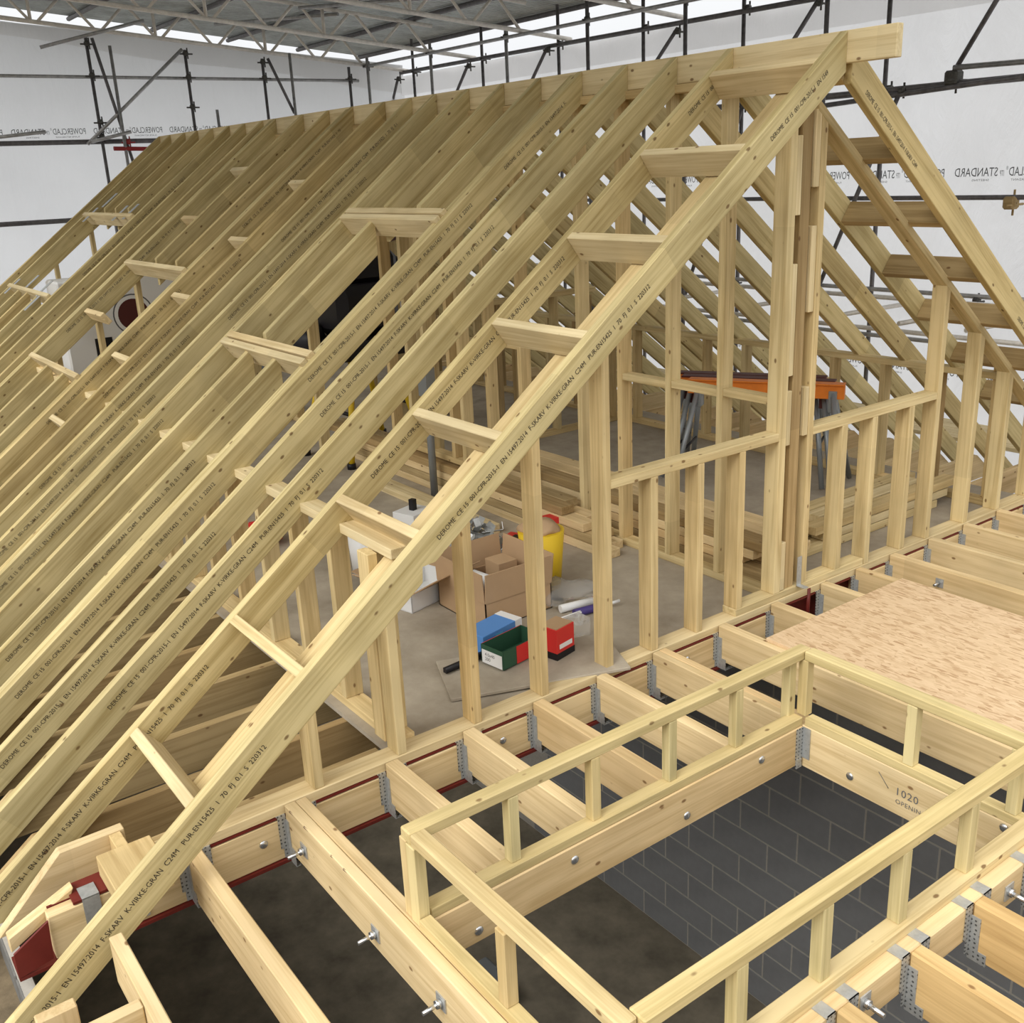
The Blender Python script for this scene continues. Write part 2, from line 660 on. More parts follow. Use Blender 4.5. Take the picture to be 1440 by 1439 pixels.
YW = 2.33
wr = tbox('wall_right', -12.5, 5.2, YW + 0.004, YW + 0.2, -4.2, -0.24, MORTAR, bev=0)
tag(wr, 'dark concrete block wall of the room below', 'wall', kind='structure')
bmb = bmesh.new()
box_verts(bmb, -0.2715, 0.2715, -0.05, 0.05, -0.1225, 0.1225, 0.003)
BLK = bm_mesh('block', bmb)
BLK.materials.append(BLOCK)
for row in range(16):
    zc = -4.2 + 0.2571 * (row + 0.5)
    if zc > -0.3:
        break
    xk = -1.166 + 0.278 * (0 if row % 2 == 0 else 1) + 0.278 - 0.556 * 5
    while xk < 2.6:
        link('block', BLK, None, wr, Matrix.Translation((xk, YW + 0.0515, zc)))
        xk += 0.556
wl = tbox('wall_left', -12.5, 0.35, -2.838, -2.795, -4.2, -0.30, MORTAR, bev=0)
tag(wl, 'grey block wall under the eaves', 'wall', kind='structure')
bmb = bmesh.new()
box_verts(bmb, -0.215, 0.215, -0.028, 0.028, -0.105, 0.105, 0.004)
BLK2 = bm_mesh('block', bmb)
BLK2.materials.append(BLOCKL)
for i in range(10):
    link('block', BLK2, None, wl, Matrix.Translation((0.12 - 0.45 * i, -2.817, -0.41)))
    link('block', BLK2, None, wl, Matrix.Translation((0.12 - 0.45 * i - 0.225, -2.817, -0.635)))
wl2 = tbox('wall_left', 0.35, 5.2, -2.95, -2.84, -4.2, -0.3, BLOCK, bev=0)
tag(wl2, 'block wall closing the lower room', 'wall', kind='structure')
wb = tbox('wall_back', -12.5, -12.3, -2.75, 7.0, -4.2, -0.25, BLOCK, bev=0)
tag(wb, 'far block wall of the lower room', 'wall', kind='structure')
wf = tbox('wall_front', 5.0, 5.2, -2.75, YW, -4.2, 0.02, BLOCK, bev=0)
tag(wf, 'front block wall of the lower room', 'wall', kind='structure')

# upper deck
dk = tbox('floor', -9.4, -0.1, -1.25, 4.0, -0.022, 0.0, CHIP, bev=0)
tag(dk, 'dusty grey brown chipboard deck inside the roof', 'floor', kind='structure')

# ------------------------------------------------------------------ steel edge beam and plate
beam = empty('steel_beam', (-0.05, -2.6, -0.22), 'red oxide steel beam under the gable wall packed with timber', 'beam')
multi_box('flange', [(-0.115, 0.008, -2.62, 5.6, -0.032, -0.022)], RED, beam)
multi_box('flange', [(-0.115, 0.022, -2.84, 5.6, -0.236, -0.222)], RED, beam)
multi_box('web', [(-0.056, -0.046, -2.70, 5.6, -0.222, -0.034)], RED, beam)
# sloped red cut end plate of the beam
bm = bmesh.new()
q = [(-2.72, -0.20), (-2.84, -0.222), (-2.84, -0.12), (-2.712, -0.043)]
va = [bm.verts.new((0.0, y + 2.72, z + 0.222)) for y, z in q]
vb = [bm.verts.new((0.010, y + 2.72, z + 0.222)) for y, z in q]
bm.faces.new(va)
bm.faces.new(vb[::-1])
for i in range(4):
    bm.faces.new((va[i], vb[i], vb[(i + 1) % 4], va[(i + 1) % 4]))
link('end_plate', bm_mesh('end_plate', bm), RED, beam, Matrix.Translation((0.012, -2.72, -0.222)))
tbox('packing_timber', -0.046, 0.010, -2.71, -0.02, -0.219, -0.037, JOIST, beam)
tbox('packing_timber', -0.046, 0.010, -0.01, 1.2, -0.219, -0.037, JOIST, beam)
tbox('packing_timber', -0.046, 0.010, 1.95, 5.0, -0.219, -0.037, JOIST, beam)
tbox('packing_timber', -0.110, -0.056, -2.5, 5.0, -0.219, -0.037, JOIST, beam)
bmb = bmesh.new()
bmesh.ops.create_uvsphere(bmb, u_segments=12, v_segments=8, radius=0.019)
for v in bmb.verts:
    v.co.z *= 0.45
for f in bmb.faces:
    f.smooth = True
BOLT = bm_mesh('bolt_head', bmb)
BOLT.materials.append(ZINC)
RX90 = Matrix.Rotation(math.pi / 2, 4, 'X')
RY90 = Matrix.Rotation(math.pi / 2, 4, 'Y')
for y, z in ((-1.90, -0.115), (-0.71, -0.11), (0.5, -0.10)):
    link('bolt_head', BOLT, None, beam, Matrix.Translation((0.011, y, z)) @ RY90)
wp = tbox('wall_plate', -0.097, 0.006, -2.47, 5.6, -0.020, 0.025, PALE)
tag(wp, 'long pale timber plate lying along the top of the red beam', 'plate')

# ------------------------------------------------------------------ gable stud wall
gw = empty('stud_wall', (-0.048, 0.0, 0.025), 'tall open gable stud wall standing on the plate under the end rafters', 'wall frame')
TH = 0.045


def rake_pt(y, side):
    return (zl(y) - 0.185) if side == 'L' else (zr(y) - 0.165)


def rake_plate(side, y0, y1):
    a0, a1 = rake_pt(y0, side), rake_pt(y1, side)
    tv = TH / math.cos(AL)
    prism('raking_plate', [(y0, a0), (y0, a0 - tv), (y1, a1 - tv), (y1, a1)], -0.097, 0.0,
          AL if side == 'L' else AR, STUD, gw)


rake_plate('L', -2.13, 1.19)
rake_plate('R', 1.40, 4.72)


def gstud(y0, y1, z0, z1=None, mat=STUD):
    if z1 is None:
        tv = TH / math.cos(AL)
        if y1 < 1.29:
            za, zb = rake_pt(y0, 'L') - tv, rake_pt(y1, 'L') - tv
        else:
            za, zb = rake_pt(y0, 'R') - tv, rake_pt(y1, 'R') - tv
        return prism('stud', [(y0, z0), (y1, z0), (y1, zb), (y0, za)], -0.095, 0.0, math.pi / 2, mat, gw)
    return tbox('stud', -0.095, 0.0, y0, y1, z0, z1, mat, gw, axis=2)


for y0, y1 in ((-1.652, -1.607), (-1.255, -1.210), (-0.855, -0.81), (-0.465, -0.42), (-0.055, -0.008)):
    gstud(y0, y1, 0.025)
tbox('stud', -0.19, -0.098, -1.262, -1.216, 0.05, 0.93, STUD, gw, axis=2)
for y0, y1 in ((0.252, 0.300), (0.578, 0.624)):
    gstud(y0, y1, 0.025, 0.957)
tbox('sole_plate', -0.097, 0.0, 0.884, 2.02, 0.025, 0.066, STUD, gw)
gstud(0.888, 0.934, 0.066, 0.957)
gstud(1.195, 1.250, 0.066)
tbox('post', -0.095, -0.012, 1.301, 1.376, 0.066, 2.62, BROWN_AND_SHADE, gw, axis=2)
gstud(1.433, 1.480, 0.066)
for y0, y1, z0, z1 in ((1.252, 1.292, 2.12, 2.50), (1.252, 1.288, 1.30, 1.88), (1.252, 1.286, 0.92, 1.22), (1.252, 1.288, 0.07, 0.36),
                       (1.388, 1.431, 2.25, 2.62), (1.390, 1.430, 1.62, 2.06), (1.390, 1.431, 0.95, 1.22)):
    tbox('packer', -0.06, -0.002, y0, y1, z0, z1, PALE, gw, axis=2)
gstud(1.742, 1.793, 0.066, 0.942)
gstud(2.028, 2.075, 0.025, 0.942)
gstud(2.392, 2.443, 0.025, 0.942)
for y0, y1 in ((2.670, 2.716), (3.105, 3.157), (3.505, 3.557), (3.93, 3.975)):
    gstud(y0, y1, 0.025)
tbox('stud', -0.19, -0.10, 3.64, 3.69, 0.025, 1.0, STUD, gw, axis=2)
tbox('rail', -0.095, 0.0, -0.008, 1.194, 0.957, 1.002, STUD, gw)
tbox('rail', -0.095, 0.0, 1.480, 2.670, 0.942, 0.987, STUD, gw)
br = multi_box('angle_bracket', [(0.0, 0.004, 1.392, 1.428, 0.062, 0.24), (0.0, 0.06, 1.392, 1.428, 0.062, 0.066)], GALV, gw)
tube('steel_rod', (0.006, 1.50, -0.21), (0.006, 1.50, 0.02), 0.012, RED, gw)

# ------------------------------------------------------------------ ridge board and rafters
rb = tbox('ridge_board', -9.36, 0.503, YL, YR, 2.803, ZR, PALE)
tag(rb, 'long horizontal ridge board at the roof peak poking past the gable', 'ridge board')

RXS = [-0.446, -0.846, -1.241, -1.643, -2.045, -2.442, -2.852, -3.273, -3.62, -4.019, -4.544, -4.975, -5.478, -6.066,
       -6.353, -6.791, -7.195, -7.652, -8.097, -8.495, -8.977, -9.345]
TXT = 'DEROME  CE 15  001-CPR-2015-1  EN 15497:2014  F-SKARV  K-VIRKE-GRAN  C24M   PUR-EN15425  1  70  FJ  0.1  S  220312'
TXW = 0.031
DV = 0.142 / math.cos(AL)
YT = -3.10


def slope_text(x, y, parent, depth, size=TXW, side='L', ymax=YL - 0.12):
    """print on the +x face, reading up the slope"""
    ang = AL
    X = Vector((0, math.cos(ang), math.sin(ang)))
    Yv = Vector((0, -math.sin(ang), math.cos(ang)))
    Z = X.cross(Yv)
    M = Matrix.Identity(4)
    for i in range(3):
        M[i][0], M[i][1], M[i][2] = X[i], Yv[i], Z[i]
    M.translation = Vector((x + 0.0012, y, zl(y) - depth))
    pitch = 1.42 / len(TXT)
    n = min(len(TXT), int((ymax - y) / math.cos(AL) / pitch))
    if n < 8:
        return
    body = TXT[:n].rstrip()
    lettering('printed_lettering', body, size, M, INK, parent, 1.0, 'LEFT', 0.74, False, round(pitch * len(body), 3))


def rafter_L(x, y0, y1, name, label, cat='rafter', dv=DV, mat=TREATED, plumb0=True, plumb1=True, notch=None, group=None, w_=0.045):
    lower = [(y0, zl(y0) - dv)]
    if notch:
        ya, yb, zn = notch
        lower += [(yb, zl(yb) - dv), (yb, zn), (ya, zn)]
    lower += [(y1, zl(y1) - dv)]
    pts = [(y1, zl(y1)), (y0, zl(y0))] + lower
    o = prism(name, pts, x - w_, x, AL, mat)
    return tag(o, label, cat, group)


def rafter_R(x, y0, y1, name, label, cat='rafter', dv=DV, mat=TREATED, group=None, w_=0.045):
    pts = [(y0, zr(y0)), (y1, zr(y1)), (y1, zr(y1) - dv), (y0, zr(y0) - dv)]
    o = prism(name, pts, x - w_, x, AR, mat)
    return tag(o, label, cat, group)


# barge rafters of the gable ladder
DVB = 0.180
bl = rafter_L(0.245, YT - 0.1, YL, 'barge_rafter', 'nearest left gable rafter with black print, notched underneath above the boxes', dv=DVB,
              notch=(-1.142, -1.206, 0.966))
for ty in (-3.05, -1.12, 0.76):
    if ty > 0.3:
        pass
    slope_text(0.245, ty, bl, 0.090)
brr = rafter_R(0.245, YR, 5.3, 'barge_rafter', 'right gable rafter hanging under the free end of the ridge board', dv=0.19)
X_ = Vector((0, math.cos(AR), math.sin(AR)))
Y_ = Vector((0, -math.sin(AR), math.cos(AR)))
Z_ = X_.cross(Y_)
MT = Matrix.Identity(4)
for i in range(3):
    MT[i][0], MT[i][1], MT[i][2] = X_[i], Y_[i], Z_[i]
for y in (1.42, 3.05):
    MT.translation = Vector((0.2462, y, zr(y) - 0.15))
    lettering('printed_lettering', 'DEROME  CE 15  001-CPR-2015-1  EN 15497:2014  F-SKARV  C24M', 0.034, MT.copy(), INK, brr, 1.0, 'LEFT', 0.6)

# full left rafters; the rooflight openings cut some of them
CUTS = {4: (0.262, -0.655), 5: (0.262, -0.655), 11: (-0.27, -1.16), 12: (-0.27, -1.16), 17: (0.22, -0.69), 18: (0.22, -0.69), 19: (0.22, -0.69)}
RAFT = {}
for i, x in enumerate(RXS):
    nm = ORD[i]
    DVI = DV if i < 4 else 0.178 / math.cos(AL)
    if i in CUTS:
        yt, yb = CUTS[i]
        which = {4: 'large near', 5: 'large near', 11: 'middle', 12: 'middle', 17: 'far', 18: 'far', 19: 'far'}[i]
        tag_n = {4: 'right', 5: 'left', 11: 'right', 12: 'left', 17: 'right', 18: 'centre', 19: 'left'}[i]
        rafter_L(x, yt + 0.045, YL, 'jack_rafter', 'short rafter above the %s rooflight gap, %s one of them' % (which, tag_n), dv=DVI)
        o = rafter_L(x, YT, yb - 0.045, 'jack_rafter', 'cut rafter running down below the %s rooflight gap, %s one of them' % (which, tag_n), dv=DVI)
        RAFT[i] = o
        continue
    if i == 0:
        lab = 'left slope rafter carrying the inner ends of the gable ladder noggins'
    elif i == len(RXS) - 1:
        lab = 'last left slope rafter at the far end of the ridge'
    else:
        lab = '%s full left slope rafter counted back from the gable ladder' % nm
    o = rafter_L(x, YT, YL, 'rafter', lab, dv=DVI)
    RAFT[i] = o
    if i in (3, 6, 10, 13):
        o2 = rafter_L(x - 0.047, YT, YL - 0.02, 'rafter', 'doubling rafter fixed against the %s left rafter beside a rooflight' % nm, dv=DVI)
for i, ys in {0: (-3.0, -1.02, 0.95), 1: (-2.2,), 2: (-2.62, -0.86), 3: (-2.45, -0.72, 0.66), 4: (-1.9,), 6: (-2.3,), 7: (-2.2, -0.5), 8: (-1.8, 0.1),
              9: (-1.2,), 10: (-1.5, 0.2), 13: (-0.9,), 14: (-0.6,), 16: (-0.4,)}.items():
    if i in RAFT:
        for y in ys:
            if i in CUTS and y + 1.5 > CUTS[i][1]:
                y = CUTS[i][1] - 1.75
            slope_text(RXS[i], y, RAFT[i], 0.086)
mid = rafter_L(-2.442, -0.655 + 0.05, 0.262 - 0.05, 'jack_rafter', 'short bright rafter crossing between the two trimmers of the near opening', dv=0.178 / math.cos(AL))

# rooflight trimmers
def trimmer(xa, xb, y, lab, n=2, drop=0.0):
    for k in range(n):
        yy = y + 0.047 * k
        z = zl(yy) - drop
        o = obox('trimmer', (xa, yy, z - 0.071 * math.cos(AL)), (xb, yy, z - 0.071 * math.cos(AL)), 0.045, 0.142, PALE,
                 up=(0, -math.sin(AL), math.cos(AL)))
        tag(o, lab + (', front ply' if k == 0 else ', rear ply') if n > 1 else lab, 'trimmer')


trimmer(-2.852, -1.692, 0.232, 'pale doubled trimmer across the top of the near opening')
trimmer(-2.852, -1.692, -0.685, 'pale doubled trimmer across the foot of the near opening')
trimmer(-6.066, -4.591, -0.27, 'pale trimmer across the top of the middle opening', 1)
trimmer(-6.066, -4.591, -1.19, 'pale trimmer across the foot of the middle opening', 1)
trimmer(-8.977, -7.24, 0.20, 'pale trimmer across the top of the far opening', 1)
trimmer(-8.977, -7.24, -0.71, 'pale trimmer across the foot of the far opening', 1)
# galvanised straps of the far opening
for j, (x, y) in enumerate(((-8.75, 0.17), (-7.75, 0.20), (-7.45, 0.22), (-8.6, 0.36), (-8.85, -0.74), (-7.65, -0.68), (-7.55, -0.83), (-8.3, -0.66))):
    st = obox('metal_strap', (x, y - 0.09, zl(y - 0.09) + 0.008), (x, y + 0.09, zl(y + 0.09) + 0.008), 0.07, 0.004, GALV,
              up=(0, -math.sin(AL), math.cos(AL)), bev=0)
    tag(st, ['galvanised strap at the left end of the far upper trimmer', 'bright strap in the middle of the far upper trimmer',
             'strap at the right end of the far upper trimmer', 'strap above the left end of the far upper trimmer',
             'galvanised strap at the left end of the far lower trimmer', 'bright strap at the right end of the far lower trimmer',
             'strap below the right end of the far lower trimmer', 'strap in the middle of the far lower trimmer'][j], 'strap')

# ladder noggins left / right
NL = [1.10, 0.622, 0.145, -0.318, -0.778, -1.195, -1.737, -2.21]
UPL = (0, -math.sin(AL), math.cos(AL))
UPR = (0, -math.sin(AR), math.cos(AR))
for i, y in enumerate(NL):
    dp = 0.14
    yy = y
    z = zl(yy) - dp / 2 * math.cos(AL)
    yc = yy + dp / 2 * math.sin(AL)
    o = obox('noggin', (-0.446, yc, z), (0.20, yc, z), 0.045, dp, PALE if i != 6 else STUD, up=UPL)
    tag(o, ['topmost wide noggin of the left gable ladder below the ridge', 'second noggin down the left gable ladder',
            'third noggin down the left gable ladder', 'fourth noggin down the left gable ladder',
            'fifth noggin down the left gable ladder', 'noggin lying over the cut plate end of the left ladder',
            'noggin with bold wavy grain in the left ladder', 'lowest noggin of the left gable ladder'][i], 'noggin', 'noggins of the left gable ladder')
for i, y in enumerate([1.40, 1.875, 2.325, 2.765, 3.18, 3.62, 4.05]):
    dp = 0.14
    z = zr(y) - dp / 2 * math.cos(AR)
    yc = y + dp / 2 * math.sin(AR)
    o = obox('noggin', (-0.446, yc, z), (0.20, yc, z), 0.045, dp, BROWN_AND_SHADE if i else STUD, up=UPR)  # shading of the right ladder is put into the darker timber colour
    tag(o, ['shaded noggin tucked right under the ridge end'] + [ '%s shaded noggin down the right gable ladder' % ORD[i]][0:1] * 1 if False else
        ('shaded noggin tucked right under the ridge end' if i == 0 else '%s shaded noggin down the right gable ladder' % ORD[i]), 'noggin',
        'noggins of the right gable ladder')

# right slope rafters
for i, x in enumerate(RXS):
    lab = ('%s right slope rafter behind the right gable rafter' % ORD[i]).strip()
    rafter_R(x, YR, 5.35, 'rafter', lab)

# strap noggins between the far left rafters
FAR = [(-4.40, -4.06, 0.565), (-4.48, -4.06, 0.045), (-5.98, -5.52, 0.22), (-5.98, -5.52, 0.735), (-4.50, -4.06, -0.455), (-4.50, -4.06, -0.965),
       (-6.02, -5.52, -0.73), (-4.5, -4.06, -1.48)]
for i, (a, b_, y) in enumerate(FAR):
    dp = 0.10
    z = zl(y) - 0.03 - dp / 2 * math.cos(AL)
    yc = y + dp / 2 * math.sin(AL)
    o = obox('noggin', (a, yc, z), (b_, yc, z), 0.045, dp, PALE, up=UPL)
    side = 'between the rafters right of the middle opening' if a > -5 else 'between the rafters left of the middle opening'
    oo = {0: 'uppermost', 1: 'second', 4: 'third', 5: 'fourth', 7: 'lowest', 3: 'uppermost', 2: 'second', 6: 'lowest'}[i]
    tag(o, '%s short pale noggin %s' % (oo, side), 'noggin', 'short noggins in the left slope')

# ------------------------------------------------------------------ dwarf walls
dl = empty('dwarf_wall', (-4.7, -1.15, 0.0), 'low stud wall under the left slope with studs on a sole plate', 'wall frame')
tbox('top_plate', -9.3, 0.0, -1.205, -1.11, 0.921, 0.966, PALE, dl)
tbox('sole_plate', -9.3, -0.1, -1.205, -1.11, 0.0, 0.045, STUD, dl)
xx = -0.16
for i in range(22):
    tbox('stud', xx - 0.045, xx, -1.205, -1.11, 0.045, 0.921, STUD, dl, axis=2)
    xx -= 0.41
dr = empty('dwarf_wall', (-4.7, 3.8, 0.0), 'low stud wall under the right slope behind the gable', 'wall frame')
tbox('top_plate', -9.3, -0.1, 3.60, 3.69, 0.90, 0.945, STUD, dr)
tbox('sole_plate', -9.3, -0.1, 3.60, 3.69, 0.0, 0.045, STUD, dr)
xx = -0.55
for i in range(20):
    tbox('stud', xx - 0.045, xx, 3.60, 3.69, 0.045, 0.90, BROWN_AND_SHADE if i % 3 == 0 else STUD, dr, axis=2)
    xx -= 0.45

# centre wall under the ridge
cw = empty('partition_wall', (-4.7, 1.29, 0.0), 'tall open stud partition along the middle of the loft under the ridge', 'wall frame')
tbox('sole_plate', -1.5, -0.1, 1.245, 1.335, 0.0, 0.045, STUD, cw)
tbox('sole_plate', -9.2, -5.7, 1.245, 1.335, 0.0, 0.045, STUD, cw)
tbox('head_plate', -9.2, -0.1, 1.245, 1.335, 2.755, 2.800, STUD, cw)
CX = [-0.46, -0.872, -1.302, -1.70, -2.36, -2.78, -3.2, -3.6, -5.8, -6.3, -6.8, -7.3, -7.8, -8.3, -8.8, -9.15]
for x in CX:
    tbox('stud', x - 0.045, x, 1.245, 1.335, 0.045 if (x > -1.5 or x < -5.7) else 0.0, 2.755, STUD, cw, axis=2)
for a, b_, z in ((-1.302, -0.917, 1.13), (-0.872, -0.505, 1.14), (-0.46, -0.1, 1.15), (-2.78, -2.405, 1.2), (-3.2, -2.825, 1.17)):
    tbox('noggin', a, b_, 1.25, 1.33, z - 0.022, z + 0.022, STUD, cw)
# cross partitions
c2 = empty('partition_wall', (-3.95, 2.5, 0.0), 'cross partition of studs at right angles to the ridge partition', 'wall frame')
tbox('sole_plate', -4.0, -3.91, 1.34, 3.55, 0.0, 0.045, STUD, c2)
tbox('head_plate', -4.0, -3.91, 1.7, 3.3, 1.28, 1.325, STUD, c2)
for y in (1.36, 1.75, 2.15, 2.36, 2.8, 3.2, 3.5):
    top = min(zr(y) - DV - 0.01, 1.28 if 1.7 < y < 3.3 else 9)
    tbox('stud', -4.0, -3.91, y, y + 0.045, 0.045, top, BROWN_AND_SHADE if y in (2.15, 3.2) else STUD, c2, axis=2)
c3 = empty('partition_wall', (-5.9, 0.2, 0.0), 'far cross partition on the left side of the loft', 'wall frame')
tbox('sole_plate', -6.5, -6.41, -1.1, 1.24, 0.0, 0.045, STUD, c3)
for y in (-0.95, -0.55, -0.15, 0.25, 0.65, 1.05):
    tbox('stud', -6.5, -6.41, y, y + 0.045, 0.045, zl(y) - DV - 0.01, STUD, c3, axis=2)
c4 = empty('partition_wall', (-2.6, 0.9, 0.0), 'short group of studs standing behind the long timber stack', 'wall frame')
tbox('sole_plate', -3.9, -2.75, 1.02, 1.11, 0.27, 0.315, STUD, c4)
for x in (-2.80, -2.95, -3.3, -3.55, -3.86):
    tbox('stud', x - 0.045, x, 1.02, 1.11, 0.315, zl(1.0) - DV - 0.05, STUD, c4, axis=2)
tbox('stud', -4.35, -4.305, 0.55, 0.64, 0.0, zl(0.55) - DV - 0.02, STUD, c4, axis=2)

tbox('stud', -5.33, -5.285, 1.90, 1.99, 0.0, zr(1.99) - DV - 0.01, STUD, c2, axis=2)
# far end gable studs
c5 = empty('stud_wall', (-9.3, 1.29, 0.0), 'far gable stud wall at the other end of the loft', 'wall frame')
for k in range(9):
    y = -0.6 + k * 0.45
    top = (zl(y) if y < 1.2 else zr(y + 0.05)) - DV - 0.03
    if top > 0.3:
        tbox('stud', -9.45, -9.38, y, y + 0.045, 0.0, top, STUD, c5, axis=2)

# ------------------------------------------------------------------ eaves joists beside every left rafter, and right side
for i, x in enumerate([0.085] + RXS):
    xa = x - 0.045 - 0.048 - (0.047 if i - 1 in (3, 6, 10, 13) else 0)
    if i == 0:
        xa = -0.20
    pts = [(-1.0 if i else -2.36, -0.022), (-2.64, -0.022), (-2.92, -0.235), (-1.0 if i else -2.36, -0.235)]
    if i == 0:
        o = prism('eaves_joist', [(-2.36, 0.055), (-2.60, 0.055), (-2.86, -0.20), (-2.36, -0.20)], -0.26, -0.213, 0.0, JOIST)
        tag(o, 'short splayed joist end showing its grain beside the red beam end', 'joist')
        o = prism('eaves_joist', [(-1.26, -0.022), (-2.36, -0.022), (-2.36, -0.235), (-1.26, -0.235)], -0.20, -0.153, 0.0, BROWN_AND_SHADE)  # darker timber colour paints in the shade here too
        tag(o, 'floor joist running close behind the wall plate under the gable studs', 'joist')
        continue
    o = prism('eaves_joist', pts, xa, xa + 0.047, 0.0, BROWN_AND_SHADE)  # shade under the rafters is painted in by this darker brown
    tag(o, 'shaded floor joist running to the eaves beside the %s left rafter' % ORD[i - 1], 'joist', 'eaves joists under the left slope')
    if i in (2, 3):
        tbox('marker_stain', xa + 0.004, xa + 0.043, -2.60, -2.55, -0.0225, -0.0205, CYAN, o, bev=0)
for i, x in enumerate(RXS):
    xa = x - 0.045 - 0.048
    pts = [(3.72, -0.022), (4.82, -0.022), (5.1, -0.235), (3.72, -0.235)]
    o = prism('eaves_joist', pts, xa, xa + 0.047, 0.0, JOIST)
    tag(o, 'floor joist running out to the right eaves beside the %s right rafter' % ORD[i], 'joist', 'eaves joists under the right slope')
o = tbox('blocking_piece', -0.213, -0.10, -2.42, -2.375, -0.16, 0.05, STUD)
tag(o, 'small blocking piece between the splayed joist and the gable rafter', 'block')
o = tbox('timber_offcut', -0.085, 0.16, -2.50, -2.30, -0.018, 0.068, STUD)
tag(o, 'pale timber offcut bedded on the red flange by the gable rafter', 'offcut')
o = prism('timber_offcut', [(-2.60, 0.0), (-2.84, -0.10), (-2.84, -0.16), (-2.62, -0.045)], -0.10, -0.05, AL, PALE)
tag(o, 'splintered bright sloping offcut against the red beam end', 'offcut')
for y, z in ((-2.56, -0.03), (-2.40, -0.03)):
    o = multi_box('joist_hanger', [(0.012, 0.016, y - 0.03, y + 0.03, -0.2, -0.018), (-0.06, 0.016, y - 0.03, y + 0.03, -0.020, -0.016)], GALV)
    tag(o, 'galvanised hanger strap over the red beam, %s' % ('outer one' if y < -2.5 else 'inner one beside the pale offcut'), 'joist hanger')


# ------------------------------------------------------------------ flat roof joists with hangers
def hanger_at(o, y0, y1, x=0.011, ztop=-0.02, depth=0.20, flange=0.05, dirn=1):
    b_ = [(x, x + 0.003, y0 - 0.036, y0 - 0.002, ztop - 0.15, ztop),
          (x, x + 0.003, y1 + 0.002, y1 + 0.040, ztop - 0.165, ztop),
          (x, x + 0.03, y0 - 0.0035, y0 - 0.0005, ztop - 0.14, ztop - 0.02),
          (x, x + 0.06, y0 - 0.0035, y0 - 0.0005, ztop - depth, ztop - 0.14),
          (x, x + 0.06, y1 + 0.0005, y1 + 0.0035, ztop - depth, ztop - 0.14),
          (x, x + 0.06, y0 - 0.0035, y1 + 0.0035, ztop - depth - 0.003, ztop - depth),
          (x - flange, x + 0.003, y0 - 0.040, y0 - 0.002, ztop, ztop + 0.003),
          (x - flange, x + 0.003, y1 + 0.002, y1 + 0.040, ztop, ztop + 0.003),
          (x, x + 0.003, y0 - 0.024, y0 - 0.002, ztop - 0.195, ztop - 0.15)]
    h = multi_box('joist_hanger', b_, HANG, o, origin=(x, y0, ztop))
    return h


def joist(y0, y1, x0, x1, lab, ztop=0.025, depth=0.205, mat=JOIST, hang=True, cat='joist', group=None):
    o = tbox('joist', x0, x1, y0, y1, ztop - depth, ztop, mat, bev=0.004)
    tag(o, lab, cat, group)
    if hang:
        hanger_at(o, y0, y1, depth=depth - 0.005)
    return o


joist(-2.205, -2.150, 0.012, 3.4, 'lone joist nearest the gable rafter foot running toward the viewer', ztop=0.0)
j = joist(-1.795, -1.748, 0.012, 3.4, 'outer ply of the doubled joist with bolts and washers', hang=False, depth=0.22)
hanger_at(j, -1.795, -1.70, depth=0.215)
for x, z in ((0.17, -0.10), (0.74, -0.12), (1.17, -0.10)):
    tbox('washer', x - 0.027, x + 0.027, -1.800, -1.7955, z - 0.027, z + 0.027, GALV, j, bev=0)
    tube('bolt', (x, -1.80, z), (x, -1.868, z - 0.004), 0.008, ZINC, j)
    tube('nut', (x, -1.80, z), (x, -1.818, z), 0.016, ZINC, j, seg=6)
for xa, xb in ((0.06, 0.16), (0.19, 0.30), (0.42, 0.47), (0.52, 0.60)):
    tube('wane_mark', (xa, -1.791, 0.018), (xb, -1.786, 0.0195), 0.006, MAROON, j, 5)
joist(-1.746, -1.699, 0.012, 3.4, 'inner ply of the doubled joist along the kerb opening', hang=False, depth=0.22)
for k, (y0, y1) in enumerate(((-1.328, -1.267), (-0.928, -0.866), (-0.530, -0.467), (-0.135, -0.075))):
    joist(y0, y1, 0.012, 0.866, ['first short joist between wall plate and trimmer past the doubled joist',
                                 'second short joist between wall plate and trimmer past the doubled joist',
                                 'third short joist between wall plate and trimmer past the doubled joist',
                                 'fourth short joist between wall plate and trimmer past the doubled joist'][k],
          group='short joists behind the opening')
tr = tbox('trimmer', 0.868, 0.965, -1.697, 0.243, -0.165, 0.025, JOIST, bev=0.005)
tag(tr, 'thick trimmer beam along the back of the opening with bolt heads', 'trimmer')
for y, z in ((-1.51, -0.115), (-1.07, -0.035), (-0.48, -0.11), (-0.03, -0.035)):
    link('bolt_head', BOLT, None, tr, Matrix.Translation((0.966, y, z)) @ RY90)
multi_box('joist_hanger', [(0.966, 0.969, 0.196, 0.240, -0.13, 0.022), (0.966, 0.972, 0.20, 0.235, -0.175, -0.13), (0.966, 1.006, 0.2405, 0.2435, -0.13, 0.022)],
          HANG, tr)
tr2 = tbox('trimmer', 0.012, 2.6, 0.246, 0.291, -0.180, 0.025, JOIST, bev=0.004)
tag(tr2, 'trimmer joist with pencilled note along the right side of the opening', 'trimmer')
hanger_at(tr2, 0.246, 0.338)
for x, z in ((1.215, -0.11), (1.70, -0.03), (1.885, 0.0)):
    link('bolt_head', BOLT, None, tr2, Matrix.Translation((x, 0.245, z)) @ RX90)
MN = Matrix(((1, 0, 0, 0), (0, 0, -1, 0), (0, 1, 0, 0), (0, 0, 0, 1)))
lettering('handwriting', '1020', 0.05, Matrix.Translation((1.43, 0.2445, -0.085)) @ MN, INKG, tr2, 1.1)
lettering('handwriting', 'OPENING', 0.030, Matrix.Translation((1.435, 0.2445, -0.125)) @ MN, INKG, tr2, 1.1)
